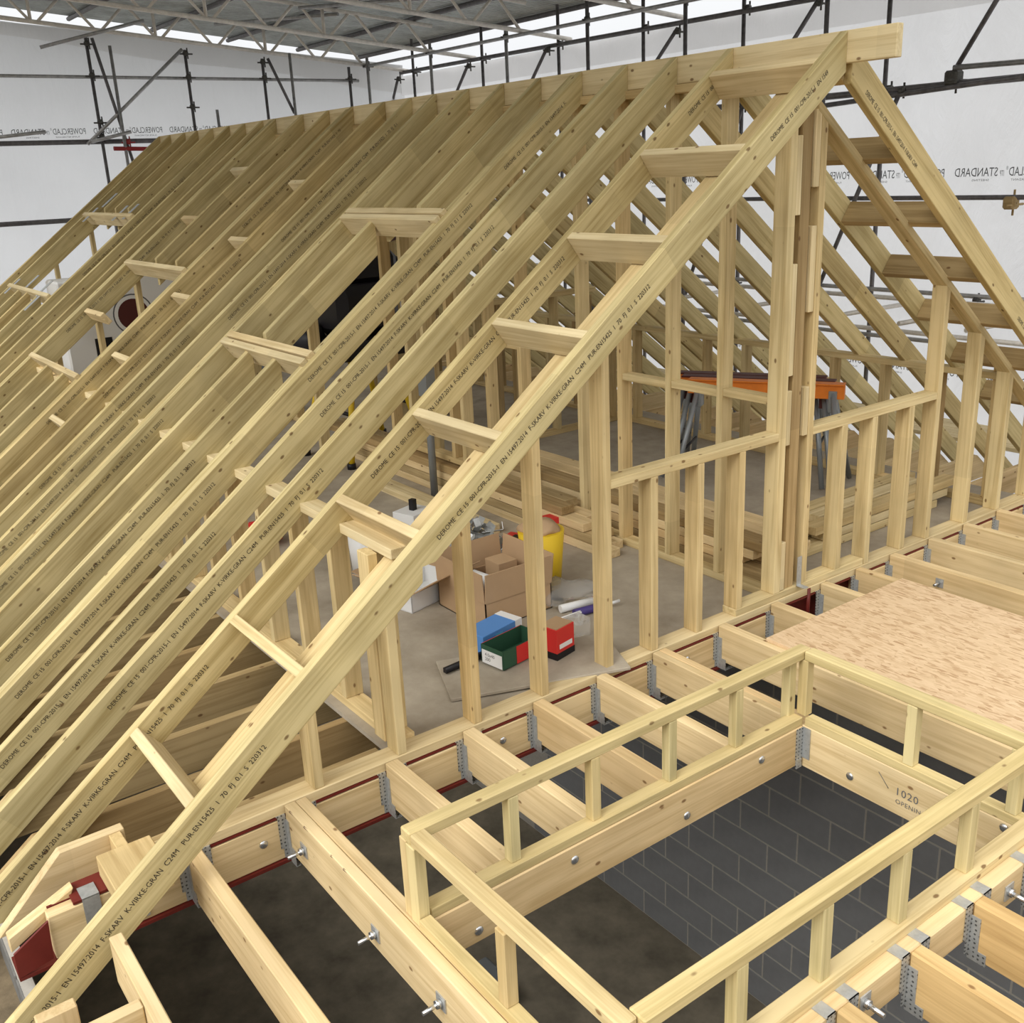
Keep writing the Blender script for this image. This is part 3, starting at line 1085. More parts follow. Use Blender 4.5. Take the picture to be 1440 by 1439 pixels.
tube('pencil_mark', (1.35, 0.2445, -0.02), (1.40, 0.2445, -0.075), 0.0012, INKG, tr2, 4)
tr3 = tbox('trimmer', 0.012, 2.6, 0.293, 0.338, -0.180, 0.025, JOIST, bev=0.004)
tag(tr3, 'outer ply of the trimmer joist at the right of the opening', 'trimmer')
for k, (y0, y1, x1) in enumerate(((0.735, 0.795, 3.2), (1.16, 1.22, 3.2), (1.60, 1.655, 3.2), (1.93, 1.985, 3.2), (2.275, 2.335, 3.0), (2.69, 2.75, 3.0),
                                  (3.09, 3.145, 3.0), (3.50, 3.555, 3.0), (3.90, 3.955, 3.0))):
    lab = ['joist carrying the near edge of the strand board', 'joist under the strand board, second from its near edge',
           'joist under the strand board, third from its near edge', 'joist under the far edge of the strand board',
           'first open joist past the strand board with a bolt', 'second open joist past the strand board',
           'third open joist past the strand board', 'fourth open joist past the strand board', 'fifth open joist past the strand board'][k]
    j = joist(y0, y1, 0.012, x1, lab, group='joists right of the opening')
    if k == 4:
        tbox('washer', 0.335, 0.385, y0 - 0.005, y0 - 0.0005, -0.085, -0.03, GALV, j, bev=0)
        tube('bolt', (0.36, y0 - 0.004, -0.055), (0.36, y0 - 0.06, -0.058), 0.008, ZINC, j)
ob = tbox('strand_board', 0.305, 2.5, 0.775, 1.965, 0.0255, 0.0435, OSB, bev=0.001)
tag(ob, 'large sheet of strand board lying over the joists', 'board')

# front trimmer with joists hung from it
tr4 = tbox('trimmer', 1.955, 2.048, -1.697, 0.243, -0.12, 0.025, JOIST, bev=0.006)
tag(tr4, 'front trimmer beam of the opening with hangers and bolts', 'trimmer')
for y, z in ((-0.83, -0.03), (-0.01, -0.05)):
    tbox('washer', 2.0485, 2.053, y - 0.026, y + 0.026, z - 0.03, z + 0.03, GALV, tr4, bev=0)
    tube('nut', (2.05, y, z), (2.068, y, z), 0.016, ZINC, tr4, seg=6)
    tube('bolt', (2.05, y, z), (2.118, y, z - 0.004), 0.009, ZINC, tr4)
for k, y in enumerate((-0.945, -0.575, -0.215, 0.15)):
    o = tbox('joist', 2.05, 3.5, y - 0.03, y + 0.03, -0.19, 0.03, AMBER, bev=0.006)
    tag(o, ['joist hung on the front trimmer, nearest the doubled joist', 'second joist hung on the front trimmer',
            'third joist hung on the front trimmer', 'joist hung at the right end of the front trimmer'][k], 'joist', 'joists hung on the front trimmer')
    x = 2.049
    multi_box('joist_hanger', [(x - 0.055, x + 0.003, y - 0.078, y - 0.032, 0.0255, 0.0285), (x - 0.055, x + 0.003, y + 0.032, y + 0.078, 0.0255, 0.0285),
                               (x, x + 0.003, y - 0.07, y - 0.032, -0.11, 0.0285), (x, x + 0.003, y + 0.032, y + 0.078, -0.03, 0.0285),
                               (x, x + 0.035, y - 0.0335, y - 0.0305, -0.15, -0.02), (x, x + 0.065, y - 0.0335, y - 0.0305, -0.191, -0.15), (x, x + 0.065, y + 0.0305, y + 0.0335, -0.191, -0.12), (x, x + 0.003, y - 0.055, y - 0.0337, -0.17, -0.11), (x, x + 0.065, y - 0.0335, y + 0.0335, -0.195, -0.191)], HANG, o, origin=(x, y, 0))

# kerb frame round the opening
kb = empty('kerb_frame', (1.4, -0.7, 0.025), 'raised timber kerb frame with rails on short posts round the floor opening', 'frame')
tbox('rail', 0.884, 0.944, -1.738, 0.300, 0.335, 0.380, KERB, kb, bev=0.005)
tbox('rail', 0.946, 1.960, -1.738, -1.680, 0.335, 0.380, STUD, kb, bev=0.005)
tbox('rail', 1.922, 1.984, -1.678, 2.2, 0.335, 0.380, KERB, kb, bev=0.005)
tbox('rail', 0.946, 1.920, 0.250, 0.310, 0.335, 0.380, KERB, kb, bev=0.005)
tbox('sole_plate', 0.898, 0.960, -1.690, 0.245, 0.0255, 0.066, KERB, kb)
tbox('sole_plate', 0.975, 1.95, -1.748, -1.701, 0.0255, 0.066, KERB, kb)
tbox('sole_plate', 1.937, 2.000, -1.690, 0.90, 0.0255, 0.068, STUD, kb)
tbox('sole_plate', 0.968, 1.95, 0.247, 0.300, 0.0255, 0.066, KERB, kb)
for y in (-1.317, -0.936, -0.536, -0.150):
    tbox('post', 0.899, 0.943, y - 0.022, y + 0.022, 0.066, 0.335, KERB, kb, axis=2)
for y in (-1.31, -0.94, -0.548, -0.162):
    tbox('post', 1.938, 1.982, y - 0.024, y + 0.024, 0.068, 0.335, KERB, kb, axis=2)
tbox('post', 1.425, 1.470, -1.745, -1.701, 0.066, 0.335, STUD, kb, axis=2)
tbox('post', 1.447, 1.492, 0.250, 0.296, 0.066, 0.335, KERB, kb, axis=2)
tbox('post', 1.875, 1.918, 0.250, 0.296, 0.066, 0.335, KERB, kb, axis=2)
tbox('post', 0.870, 0.915, -1.738, -1.700, 0.026, 0.335, STUD, kb, axis=2)
tbox('post', 0.917, 0.970, -1.742, -1.698, 0.026, 0.335, KERB, kb, axis=2)
tbox('post', 0.870, 0.915, 0.20, 0.245, 0.026, 0.335, KERB, kb, axis=2)
tbox('post', 0.917, 0.966, 0.252, 0.298, 0.066, 0.335, KERB, kb, axis=2)
tbox('post', 1.915, 1.96, -1.742, -1.70, 0.026, 0.335, STUD, kb, axis=2)

# bottom left joist in front of the beam
o = tbox('joist', 0.30, 3.0, -2.575, -2.53, -0.19, 0.0, JOIST, bev=0.004)
tag(o, 'joist passing behind the gable rafter foot at the lower edge', 'joist')
o = tbox('joist', 0.635, 0.68, -2.80, -2.577, -0.19, -0.005, JOIST, bev=0.004)
tag(o, 'short cross joist butting against the lower left joist', 'joist')
o = tbox('joist', 0.49, 0.535, -2.86, -2.74, -0.24, -0.01, JOIST, bev=0.004)
tag(o, 'short cross joist hidden under the gable rafter foot', 'joist')

# ------------------------------------------------------------------ things on the loft deck
def open_box(name, x0, x1, y0, y1, z0, z1, label, mat=CARD, flaps=True, lean=0.35, rot=0.0, t_=0.006, cat='box', flapl=0.16):
    cx, cy = (x0 + x1) / 2, (y0 + y1) / 2
    r_ = empty(name, (cx, cy, z0), label, cat)
    hx, hy, h = (x1 - x0) / 2, (y1 - y0) / 2, z1 - z0
    Mr = Matrix.Translation((cx, cy, z0)) @ Matrix.Rotation(rot, 4, 'Z')
    bm = bmesh.new()
    box_verts(bm, -hx, hx, -hy, hy, 0, t_)
    box_verts(bm, -hx, -hx + t_, -hy, hy, 0, h)
    box_verts(bm, hx - t_, hx, -hy, hy, 0, h)
    box_verts(bm, -hx, hx, -hy, -hy + t_, 0, h)
    box_verts(bm, -hx, hx, hy - t_, hy, 0, h)
    link('box_body', bm_mesh('box_body', bm), mat, r_, Mr)
    if flaps:
        for k_, (ax, px, ln) in enumerate((('x', hx, 2 * hy), ('-x', -hx, 2 * hy), ('y', hy, 2 * hx), ('-y', -hy, 2 * hx))):
            bm = bmesh.new()
            box_verts(bm, -ln / 2, ln / 2, 0, t_, 0, flapl)
            if 'x' in ax:
                s_ = 1 if ax == 'x' else -1
                Mf = Matrix.Translation((px, 0, h)) @ Matrix.Rotation(-math.pi / 2 * s_, 4, 'Z') @ Matrix.Rotation(-lean[k_] if isinstance(lean, tuple) else -lean, 4, 'X')
            else:
                s_ = 1 if ax == 'y' else -1
                Mf = Matrix.Translation((0, px, h)) @ Matrix.Rotation(0 if s_ > 0 else math.pi, 4, 'Z') @ Matrix.Rotation(-lean[k_] if isinstance(lean, tuple) else -lean, 4, 'X')
            link('flap', bm_mesh('flap', bm), mat, r_, Mr @ Mf)
    return r_


open_box('cardboard_box', -1.30, -0.82, -0.21, 0.25, 0.0, 0.16, 'big open brown cardboard box with raised flaps on the deck', lean=(0.06, 0.10, 0.12, 0.05), flapl=0.17)
o = tbox('carton', -1.20, -1.06, 0.06, 0.19, 0.006, 0.25, CARD, bev=0.002)
tag(o, 'small brown carton standing inside the big cardboard box', 'carton')
cyl = tube('tape_roll', (-1.06, -0.13, 0.22), (-0.92, -0.06, 0.19), 0.05, WHITE, None, 16)
tag(cyl, 'white cylinder leaning inside the big cardboard box', 'canister')
wbx = open_box('white_box', -1.62, -1.34, -0.44, -0.04, 0.0, 0.12, 'low white carton with brown inside lying left of the big box', WHITE, True,
               (1.0, 1.4, 1.2, 0.95), 0.25, flapl=0.22)
for ch in wbx.children:
    if ch.name.startswith('flap'):
        ch.data.materials.clear()
        ch.data.materials.append(CARD)
pile = empty('bracket_pile', (-1.62, 0.22, 0.0), 'tangled heap of grey metal brackets behind the white carton', 'brackets')
random.seed(3)
bm = bmesh.new()
for k in range(70):
    M = Matrix.Translation((random.uniform(-0.22, 0.2), random.uniform(-0.2, 0.2), random.uniform(0.03, 0.30))) @ \
        Matrix.Rotation(random.uniform(0, 6), 4, 'Z') @ Matrix.Rotation(random.uniform(-1, 1), 4, 'X') @ Matrix.Rotation(random.uniform(-1, 1), 4, 'Y')
    box_verts(bm, -0.07, 0.07, -0.02, 0.02, -0.002, 0.002, 0, M)
    box_verts(bm, -0.07, -0.066, -0.02, 0.02, 0, 0.05, 0, M)
bk = link('brackets', bm_mesh('brackets', bm), GALV, pile, Matrix.Translation((-1.62, 0.22, 0.0)))
bk['kind'] = 'stuff'

# offcut board and small boxes
cb = empty('chipboard_offcut', (-0.35, -0.45, 0.0), 'chipboard offcut lying on the deck by the gable studs', 'board')
obox('board', (-0.47, -0.72, 0.011), (-0.12, 0.12, 0.030), 0.42, 0.018, CHIP, cb)
o = tube('batten', (-0.50, -0.69, 0.045), (-0.53, -0.28, 0.05), 0.018, BLACK, None, 4)
tag(o, 'short black square bar resting on the chipboard offcut', 'bar')


def printed_box(name, c, size, rot, base, faces, label, cat='carton'):
    r_ = empty(name, c, label, cat)
    M = Matrix.Translation(c) @ Matrix.Rotation(rot, 4, 'Z')
    sx, sy, sz = size
    bm = bmesh.new()
    box_verts(bm, -sx / 2, sx / 2, -sy / 2, sy / 2, 0, sz, 0.002)
    link('box_body', bm_mesh('box_body', bm), base, r_, M)
    for nm, b_, mt in faces:
        bm = bmesh.new()
        box_verts(bm, *b_)
        link(nm, bm_mesh(nm, bm), mt, r_, M)
    return r_


sb = open_box('screw_box', -0.50, -0.34, -0.47, -0.18, 0.035, 0.135, 'small open green and red screw box with white label', GREENP, False, rot=0.15, t_=0.003)
Ms = parent_mw(sb) @ Matrix.Rotation(0.15, 4, 'Z')
bm = bmesh.new()
box_verts(bm, -0.072, 0.072, -0.1475, -0.1455, 0.002, 0.075)
link('label', bm_mesh('label', bm), WHITE, sb, Ms)
bm = bmesh.new()
box_verts(bm, 0.0795, 0.082, -0.05, 0.14, 0.002, 0.098)
box_verts(bm, -0.08, -0.0775, -0.14, 0.14, 0.1, 0.101)
link('red_panel', bm_mesh('red_panel', bm), REDP, sb, Ms)
for zz, tx in ((0.045, '4.0x40'), (0.02, '200')):
    lettering('lettering', tx, 0.026, Ms @ Matrix.Translation((-0.05, -0.148, zz)) @ MN, INK, sb)
printed_box('blue_carton', (-0.66, -0.28, 0.02), (0.15, 0.30, 0.10), 0.2, BLUEP,
            [('white_end', (-0.076, 0.076, 0.10, 0.152, 0.001, 0.101), WHITE), ('logo_disc', (0.0755, 0.077, -0.06, 0.0, 0.02, 0.08), CYAN)],
            'blue and white carton lying on its side by the small screw box')
printed_box('red_carton', (-0.30, -0.13, 0.03), (0.12, 0.14, 0.17), 0.2, REDP,
            [('dark_band', (-0.061, 0.061, -0.071, 0.071, 0.0, 0.04), BLACK), ('brown_lid', (-0.055, 0.055, -0.065, 0.065, 0.169, 0.173), CARD),
             ('print_strip', (0.0605, 0.062, -0.05, 0.05, 0.06, 0.085), WHITE)],
            'upright red and black screw carton behind the fourth gable stud')
# bags
def lumpy(name, c, r3, mat, label, cat, seed=1, amp=0.18, parent=None):
    bm = bmesh.new()
    bmesh.ops.create_icosphere(bm, subdivisions=3, radius=1.0)
    rnd = random.Random(seed)
    ph = [rnd.uniform(0, 6) for _ in range(6)]
    for v in bm.verts:
        p = v.co
        s_ = 1 + amp * (math.sin(3 * p.x + ph[0]) * math.sin(4 * p.y + ph[1]) + 0.6 * math.sin(7 * p.z + 5 * p.x + ph[2]) * math.sin(6 * p.y + ph[3]))
        v.co = Vector((p.x * r3[0] * s_, p.y * r3[1] * s_, max(-r3[2], p.z * r3[2] * s_)))
    for f in bm.faces:
        f.smooth = True
    o = link(name, bm_mesh(name, bm), mat, parent, Matrix.Translation(c))
    if label:
        tag(o, label, cat)
    return o


yb = empty('yellow_tub', (-1.12, 0.42, 0.0), 'tall yellow plastic tub with paper sacks behind the big box', 'tub')
bm = bmesh.new()
bmesh.ops.create_cone(bm, cap_ends=True, segments=20, radius1=0.11, radius2=0.14, depth=0.36)
for f in bm.faces:
    f.smooth = len(f.verts) == 4
link('tub_body', bm_mesh('tub_body', bm), YEL, yb, Matrix.Translation((-1.12, 0.42, 0.18)))
lumpy('paper_fill', (-1.12, 0.42, 0.37), (0.12, 0.12, 0.05), CARD, None, None, 5, parent=yb)
multi_box('grey_mark', [(-1.006, -1.0, 0.33, 0.45, 0.2, 0.27)], LEGG, yb)
lumpy('clear_bag', (-0.86, 0.38, 0.055), (0.13, 0.17, 0.055), FILM, 'crumpled clear plastic film in front of the yellow tub', 'plastic film', 9, 0.35)
rbg = printed_box('red_bag', (-1.70, 0.98, 0.0), (0.10, 0.26, 0.17), -0.1, REDP,
                  [('black_edge', (-0.051, 0.051, 0.095, 0.135, -0.001, 0.171), BLACK), ('print_strip', (0.0505, 0.052, -0.05, 0.06, 0.10, 0.125), WHITE)],
                  'upright red and black bag on the deck beside the timber stack', 'bag')
printed_box('red_bag', (-1.78, 0.72, 0.0), (0.22, 0.20, 0.05), 0.4, REDP, [('print_strip', (-0.05, 0.05, -0.06, 0.06, 0.05, 0.0515), BLACK)],
            'flat red bag lying next to the upright red bag', 'bag')
st = empty('sealant_tube', (-0.62, 0.34, 0.025), 'purple and white sealant tube lying on the deck', 'tube')
tube('tube_body', (-0.63, 0.26, 0.025), (-0.60, 0.46, 0.025), 0.024, PURPLE, st, 12)
tube('nozzle', (-0.60, 0.46, 0.025), (-0.585, 0.56, 0.03), 0.009, WHITE, st)
st = empty('sealant_tube', (-0.72, 0.36, 0.025), 'white and clear sealant tube lying behind the purple one', 'tube')
tube('tube_body', (-0.73, 0.24, 0.025), (-0.69, 0.45, 0.025), 0.024, WHITE, st, 12)
tube('nozzle', (-0.69, 0.45, 0.025), (-0.67, 0.55, 0.03), 0.009, WHITE, st)
tf = empty('plastic_spacer', (-0.60, 0.17, 0.0), 'white triangular plastic spacer in front of the sealant tubes', 'spacer')
tube('strut', (-0.62, 0.08, 0.03), (-0.55, 0.24, 0.07), 0.007, WHITE, tf)
tube('strut', (-0.55, 0.24, 0.07), (-0.55, 0.22, 0.005), 0.007, WHITE, tf)
tube('strut', (-0.55, 0.22, 0.005), (-0.62, 0.08, 0.03), 0.007, WHITE, tf)
pc = tbox('clear_carton', -0.47, -0.37, 0.05, 0.16, 0.0, 0.12, FILM, bev=0.003)
tag(pc, 'clear plastic pack standing right of the fourth gable stud', 'pack')

wbk = empty('bucket', (-2.05, -0.25, 0.0), 'white plastic bucket behind the left ladder', 'bucket')
bm = bmesh.new()
bmesh.ops.create_cone(bm, cap_ends=True, segments=24, radius1=0.115, radius2=0.135, depth=0.30)
for f in bm.faces:
    f.smooth = len(f.verts) == 4
link('bucket_body', bm_mesh('bucket_body', bm), WHITE, wbk, Matrix.Translation((-2.05, -0.25, 0.15)))
multi_box('dark_label', [(-1.95, -1.945, -0.22, -0.12, 0.04, 0.13)], BLACK, wbk)
dc = printed_box('white_dispenser', (-2.62, 0.42, 0.0), (0.20, 0.22, 0.12), 0.3, WHITE, [('black_grip', (-0.02, 0.02, -0.02, 0.02, 0.12, 0.20), BLACK)],
                 'white box with black grip lying under the fifth ladder noggin', 'box')
rt = empty('red_tool', (-3.0, -0.55, 0.0), 'red and black power tool seen between the left rafters', 'tool')
lumpy('tool_body', (-3.0, -0.55, 0.10), (0.10, 0.16, 0.09), REDP, None, None, 4, parent=rt)
tube('tool_handle', (-3.0, -0.45, 0.12), (-2.9, -0.25, 0.2), 0.03, BLACK, rt)
pp = tbox('paper_scrap', -0.95, -0.80, 2.92, 3.05, 0.001, 0.004, WHITE, bev=0)
tag(pp, 'white paper scrap on the deck behind the right gable studs', 'paper')

# planks on the deck
def plank(x0, x1, y0, y1, z0, z1, lab, mat=STUD, group=None):
    return tag(tbox('plank', x0, x1, y0, y1, z0, z1, mat), lab, 'plank', group)


plank(-3.6, -2.06, 0.66, 0.78, 0.0, 0.07, 'single loose plank lying on the deck left of the timber stack', PALE)
rows_ = [(-4.9, -1.16), (-5.0, -1.25), (-4.8, -1.40), (-5.1, -1.62)]
pos_ = ['bottom', 'second', 'third', 'top']
for lv in range(4):
    for c_ in range(2):
        a, b_ = rows_[lv]
        plank(a - 0.05 * c_, b_ - 0.10 * c_, 0.98 + 0.115 * c_, 1.09 + 0.115 * c_, 0.001 + 0.062 * lv, 0.058 + 0.062 * lv,
              '%s layer %s plank of the long stack left of the ridge partition' % (pos_[lv], ['outer', 'inner'][c_]), BROWN_AND_SHADE if lv % 2 else JOIST,
              'long stack left of the ridge partition')
for lv in range(4):
    for c_ in range(3):
        b_ = -0.22 - 0.11 * ((lv * 2 + c_) % 3)
        plank(-3.4 + 0.2 * c_, b_, 1.40 + 0.135 * c_, 1.525 + 0.135 * c_, 0.001 + 0.062 * lv, 0.058 + 0.062 * lv,
              '%s layer plank %s the ridge partition in the right hand stack' % (pos_[lv], ['nearest', 'one away from', 'furthest from'][c_]),
              BROWN_AND_SHADE if (lv + c_) % 3 == 0 else JOIST, 'long stack right of the ridge partition')
for c_ in range(2):
    o = multi_box('metal_stud', [(-3.2 + 0.1 * c_, -0.62, 1.86 + 0.08 * c_, 1.863 + 0.08 * c_, 0.0, 0.10), (-3.2 + 0.1 * c_, -0.62, 1.86 + 0.08 * c_, 1.93 + 0.08 * c_, 0.097, 0.10),
                                 (-3.2 + 0.1 * c_, -0.62, 1.927 + 0.08 * c_, 1.93 + 0.08 * c_, 0.0, 0.10)], GALV)
    tag(o, 'grey metal channel lying beside the right hand stack, %s one' % ['inner', 'outer'][c_], 'channel')
for lv in range(3):
    for c_ in range(3):
        xa = -0.34 - 0.13 * c_
        y1 = 3.35 + 0.12 * ((lv + c_) % 3)
        o = tag(tbox('plank', xa - 0.11, xa, 1.80 + 0.1 * lv + 0.2 * ((c_ + lv) % 2), y1, 0.002 + 0.06 * lv, 0.056 + 0.06 * lv, PALE if (lv + c_) % 2 else STUD),
                'bundle plank along the right gable studs, %s layer, %s row' % (['bottom', 'middle', 'top'][lv], ['near', 'middle', 'far'][c_]), 'plank',
                'bundle behind the right gable studs')

# nested saw horses with orange beams
hl = ['nearest', 'middle', 'far']
for k in range(3):
    dx, dy = -0.13 * k, 0.13 * k * 0.5
    A = Vector((-2.05 + dx, 2.62 + dy, 0))
    B = Vector((-1.05 + dx, 3.20 + dy, 0))
    d = (B - A).normalized()
    n = Vector((-d.y, d.x, 0))
    h = empty('saw_horse', (A + B) / 2, '%s of the nested orange saw horses behind the gable studs' % hl[k], 'saw horse', 'orange saw horses')
    obox('beam', A + Vector((0, 0, 0.75)), B + Vector((0, 0, 0.75)), 0.07, 0.10, ORANGE, h)
    obox('top_strip', A + Vector((0, 0, 0.806)), B + Vector((0, 0, 0.806)), 0.10, 0.012, MAROON if k else ORANGE, h)
    for e_, s_ in ((A + d * 0.08, -1), (B - d * 0.08, 1)):
        obox('end_bracket', e_ + Vector((0, 0, 0.68)) - d * 0.03, e_ + Vector((0, 0, 0.68)) + d * 0.03, 0.09, 0.16, LEGG if k == 0 else MAROON, h)
        for q in (-1, 1):
            tube('leg', e_ + Vector((0, 0, 0.74)) + n * 0.03 * q, e_ + n * 0.30 * q + d * 0.12 * s_ + Vector((0, 0, 0.015)), 0.020, LEGG, h, 6)
        tube('brace', e_ + n * 0.17 * -1 + d * 0.06 * s_ + Vector((0, 0, 0.3)), e_ + n * 0.17 + d * 0.06 * s_ + Vector((0, 0, 0.3)), 0.010, BLACK, h, 6)

# black bench saw on a yellow stand
sw = empty('bench_saw', (-4.75, 1.2, 0.0), 'bulky black bench saw on splayed yellow legs inside the near rooflight opening', 'saw')
for a, b_ in (((-4.45, 0.98, 0.92), (-4.28, 0.80, 0.0)), ((-4.95, 0.96, 0.92), (-5.0, 0.72, 0.0)), ((-5.0, 1.4, 0.92), (-5.18, 1.62, 0.0)), ((-4.5, 1.4, 0.92), (-4.35, 1.60, 0.0))):
    L_ = tube('leg', a, b_, 0.028, YEL, sw, 8)
    tube('foot', (b_[0], b_[1], 0.0), (b_[0], b_[1], 0.05), 0.04, BLACK, L_, 8)
tube('brace', (-4.36, 0.88, 0.45), (-4.98, 0.85, 0.45), 0.018, BLACK, sw)
tube('brace', (-4.42, 1.5, 0.45), (-5.1, 1.52, 0.45), 0.018, BLACK, sw)
multi_box('saw_table', [(-5.15, -4.25, 0.80, 1.62, 0.92, 1.08)], BLACK, sw, 0.04)
multi_box('motor_housing', [(-4.95, -4.40, 0.90, 1.50, 1.08, 1.52)], BLACK, sw, 0.08)
multi_box('blade_guard', [(-4.8, -4.6, 1.05, 1.62, 1.5, 1.78)], BLACK, sw, 0.06)
lumpy('dust_bag', (-4.85, 0.78, 1.02), (0.20, 0.16, 0.20), BLACK, None, None, 8, 0.1, sw)
tube('red_handle', (-4.65, 1.25, 1.80), (-4.65, 1.62, 1.88), 0.03, MAROON, sw)
dt = empty('cordless_drill', (-4.62, 1.95, 0.0), 'black drill hanging on the stud right of the black saw', 'drill')
tube('drill_body', (-5.28, 1.95, 1.62), (-5.08, 1.95, 1.60), 0.05, BLACK, dt)
multi_box('drill_grip', [(-5.284, -5.20, 1.93, 1.98, 1.36, 1.6)], BLACK, dt, 0.01)

# shelf with cartons deep inside
sh = empty('shelf', (-5.9, 2.6, 0.9), 'rough timber shelf with small cartons deep inside the loft', 'shelf')
tbox('shelf_board', -6.3, -5.6, 2.1, 3.0, 0.86, 0.90, BROWN_AND_SHADE, sh)
tbox('leg', -6.25, -6.2, 2.12, 2.17, 0.0, 0.86, BROWN_AND_SHADE, sh, axis=2)
tbox('leg', -5.7, -5.65, 2.12, 2.17, 0.0, 0.86, BROWN_AND_SHADE, sh, axis=2)
tbox('leg', -5.7, -5.65, 2.92, 2.97, 0.0, 0.86, BROWN_AND_SHADE, sh, axis=2)
tag(tbox('carton', -5.95, -5.75, 2.15, 2.35, 0.90, 1.10, CARD), 'brown carton with red print on the deep shelf', 'carton')
tag(tbox('carton', -5.9, -5.7, 2.42, 2.60, 0.90, 1.06, BROWN_AND_SHADE), 'dark brown carton on the deep shelf', 'carton')
tag(tbox('white_pack', -6.0, -5.8, 2.2, 2.34, 1.10, 1.26, WHITE), 'white pack on top of the brown shelf carton', 'pack')
tag(tbox('white_tub', -5.5, -5.35, 2.15, 2.3, 0.0, 0.25, WHITE), 'white tub on the deck below the deep shelf', 'tub')
gp = empty('steel_prop', (-2.9, 0.82, 0.0), 'grey steel prop standing near the middle of the loft', 'prop')
tube('prop_tube', (-3.1, 0.9, 0.0), (-3.1, 0.9, 0.95), 0.03, LEGG, gp)
multi_box('prop_head', [(-3.16, -3.04, 0.86, 0.94, 0.8, 1.02)], LEGG, gp)

# printed pack seen through the middle opening
pk = empty('insulation_pack', (-8.6, 0.4, 0.0), 'white wrapped pack with dark disc and dark blocks inside the middle opening', 'pack')
tbox('wrapped_body', -9.1, -8.6, -0.35, 1.20, 0.0, 1.45, WHITE, pk, bev=0.02)
bm = bmesh.new()
bmesh.ops.create_circle(bm, cap_ends=True, segments=32, radius=0.23)
link('ring_mark', bm_mesh('ring_mark', bm), INKG, pk, Matrix.Translation((-8.598, 0.42, 1.02)) @ RY90)
bm = bmesh.new()
bmesh.ops.create_circle(bm, cap_ends=True, segments=32, radius=0.215)
link('ring_gap', bm_mesh('ring_gap', bm), WHITE, pk, Matrix.Translation((-8.597, 0.42, 1.02)) @ RY90)
bm = bmesh.new()
bmesh.ops.create_circle(bm, cap_ends=True, segments=32, radius=0.175)
link('disc_mark', bm_mesh('disc_mark', bm), MAROON, pk, Matrix.Translation((-8.596, 0.42, 1.02)) @ RY90)
multi_box('dark_print', [(-8.599, -8.597, -0.05, 0.14, 0.60, 0.80), (-8.599, -8.597, 0.18, 0.34, 0.66, 0.78), (-8.599, -8.597, -0.15, 0.06, 0.42, 0.52),
                         (-8.599, -8.597, 0.10, 0.24, 0.46, 0.56)], BLACK, pk)
multi_box('brown_band', [(-8.599, -8.597, -0.34, 0.4, 0.18, 0.27)], MAROON, pk)
MX = Matrix(((0, 0, 1, 0), (1, 0, 0, 0), (0, 1, 0, 0), (0, 0, 0, 1)))
lettering('lettering', 'EV', 0.13, Matrix.Translation((-8.597, -0.10, 0.30)) @ MX, INK, pk)

# grey case on the lower floor
o = multi_box('grey_case', [(-2.55, -2.1, 0.50, 0.75, -4.2, -3.95)], LEGG, None, 0.03)
tag(o, 'grey case on the dark ground floor seen between the short joists', 'case')

# ------------------------------------------------------------------ sheeting
def sheet_grid(name, p, u, v, nu, nv, mat, amp, normal, seed, top=None):
    bm = bmesh.new()
    rnd = random.Random(seed)
    ph = [rnd.uniform(0, 6.28) for _ in range(10)]
    p, u, v, normal = Vector(p), Vector(u), Vector(v), Vector(normal)
    g = []
    for j in range(nv + 1):
        rw = []
        for i in range(nu + 1):
            a, b_ = i / nu, j / nv
            la, lb = a * u.length, b_ * v.length
            d = amp * (math.sin(2.1 * la + 0.9 * lb + ph[0]) * 0.5 + math.sin(5.3 * la - 2.2 * lb + ph[1]) * 0.28 +
                       math.sin(9.7 * la + 4.4 * lb + ph[2]) * 0.16 + math.sin(1.1 * lb + ph[3]) * 0.5 + math.sin(17 * la - 3 * lb + ph[4]) * 0.06)
            rw.append(bm.verts.new(u * a + v * b_ + normal * d))
        g.append(rw)
    for j in range(nv):
        for i in range(nu):
            f = bm.faces.new((g[j][i], g[j][i + 1], g[j + 1][i + 1], g[j + 1][i]))
            f.smooth = True
    return link(name, bm_mesh(name, bm), mat, None, Matrix.Translation(p))


XB = -13.3
YS = 7.05
def rear_top(y):
    return 4.65 - 0.0735 * (y - 0.64)


sb_ = sheet_grid('rear_sheeting', (XB, -9, -3.2), (0, 16.05, 0), (0, 0, 1.0), 130, 60, SHEET, 0.030, (1, 0, 0), 1)
for v in sb_.data.vertices:
    v.co.z *= rear_top(v.co.y - 9) + 3.2
tag(sb_, 'white translucent sheeting wall behind the far end of the roof', 'sheeting')
sr_ = sheet_grid('side_sheeting', (XB, YS, -3.2), (19.5, 0, 0), (0, 0, 7.2), 150, 60, SHEET, 0.030, (0, -1, 0), 2)
tag(sr_, 'white translucent sheeting wall along the right hand scaffold', 'sheeting')
# overlapping double bands
fb = sheet_grid('overlap_band', (XB + 0.05, -9, -3.2), (0, 16.0, 0), (0, 0.0, 1.0), 90, 4, FLAP, 0.025, (1, 0, 0), 3)
for v in fb.data.vertices:
    yy = v.co.y - 9
    lo = 4.45 - 0.11 * (yy - 0.56) + 0.03 * math.sin(1.7 * yy)
    v.co.z = lo + 3.2 + v.co.z * (rear_top(yy) - 0.02 - lo)
fb.parent = sb_
fb.matrix_basis = Matrix.Translation((0.05, 0, 0))
fr = sheet_grid('overlap_band', (XB, YS - 0.05, 3.70), (19.5, 0, 0), (0, 0, 0.30), 120, 4, FLAP, 0.02, (0, -1, 0), 4)
fr.parent = sr_
fr.matrix_basis = Matrix.Translation((0, -0.05, 6.88))

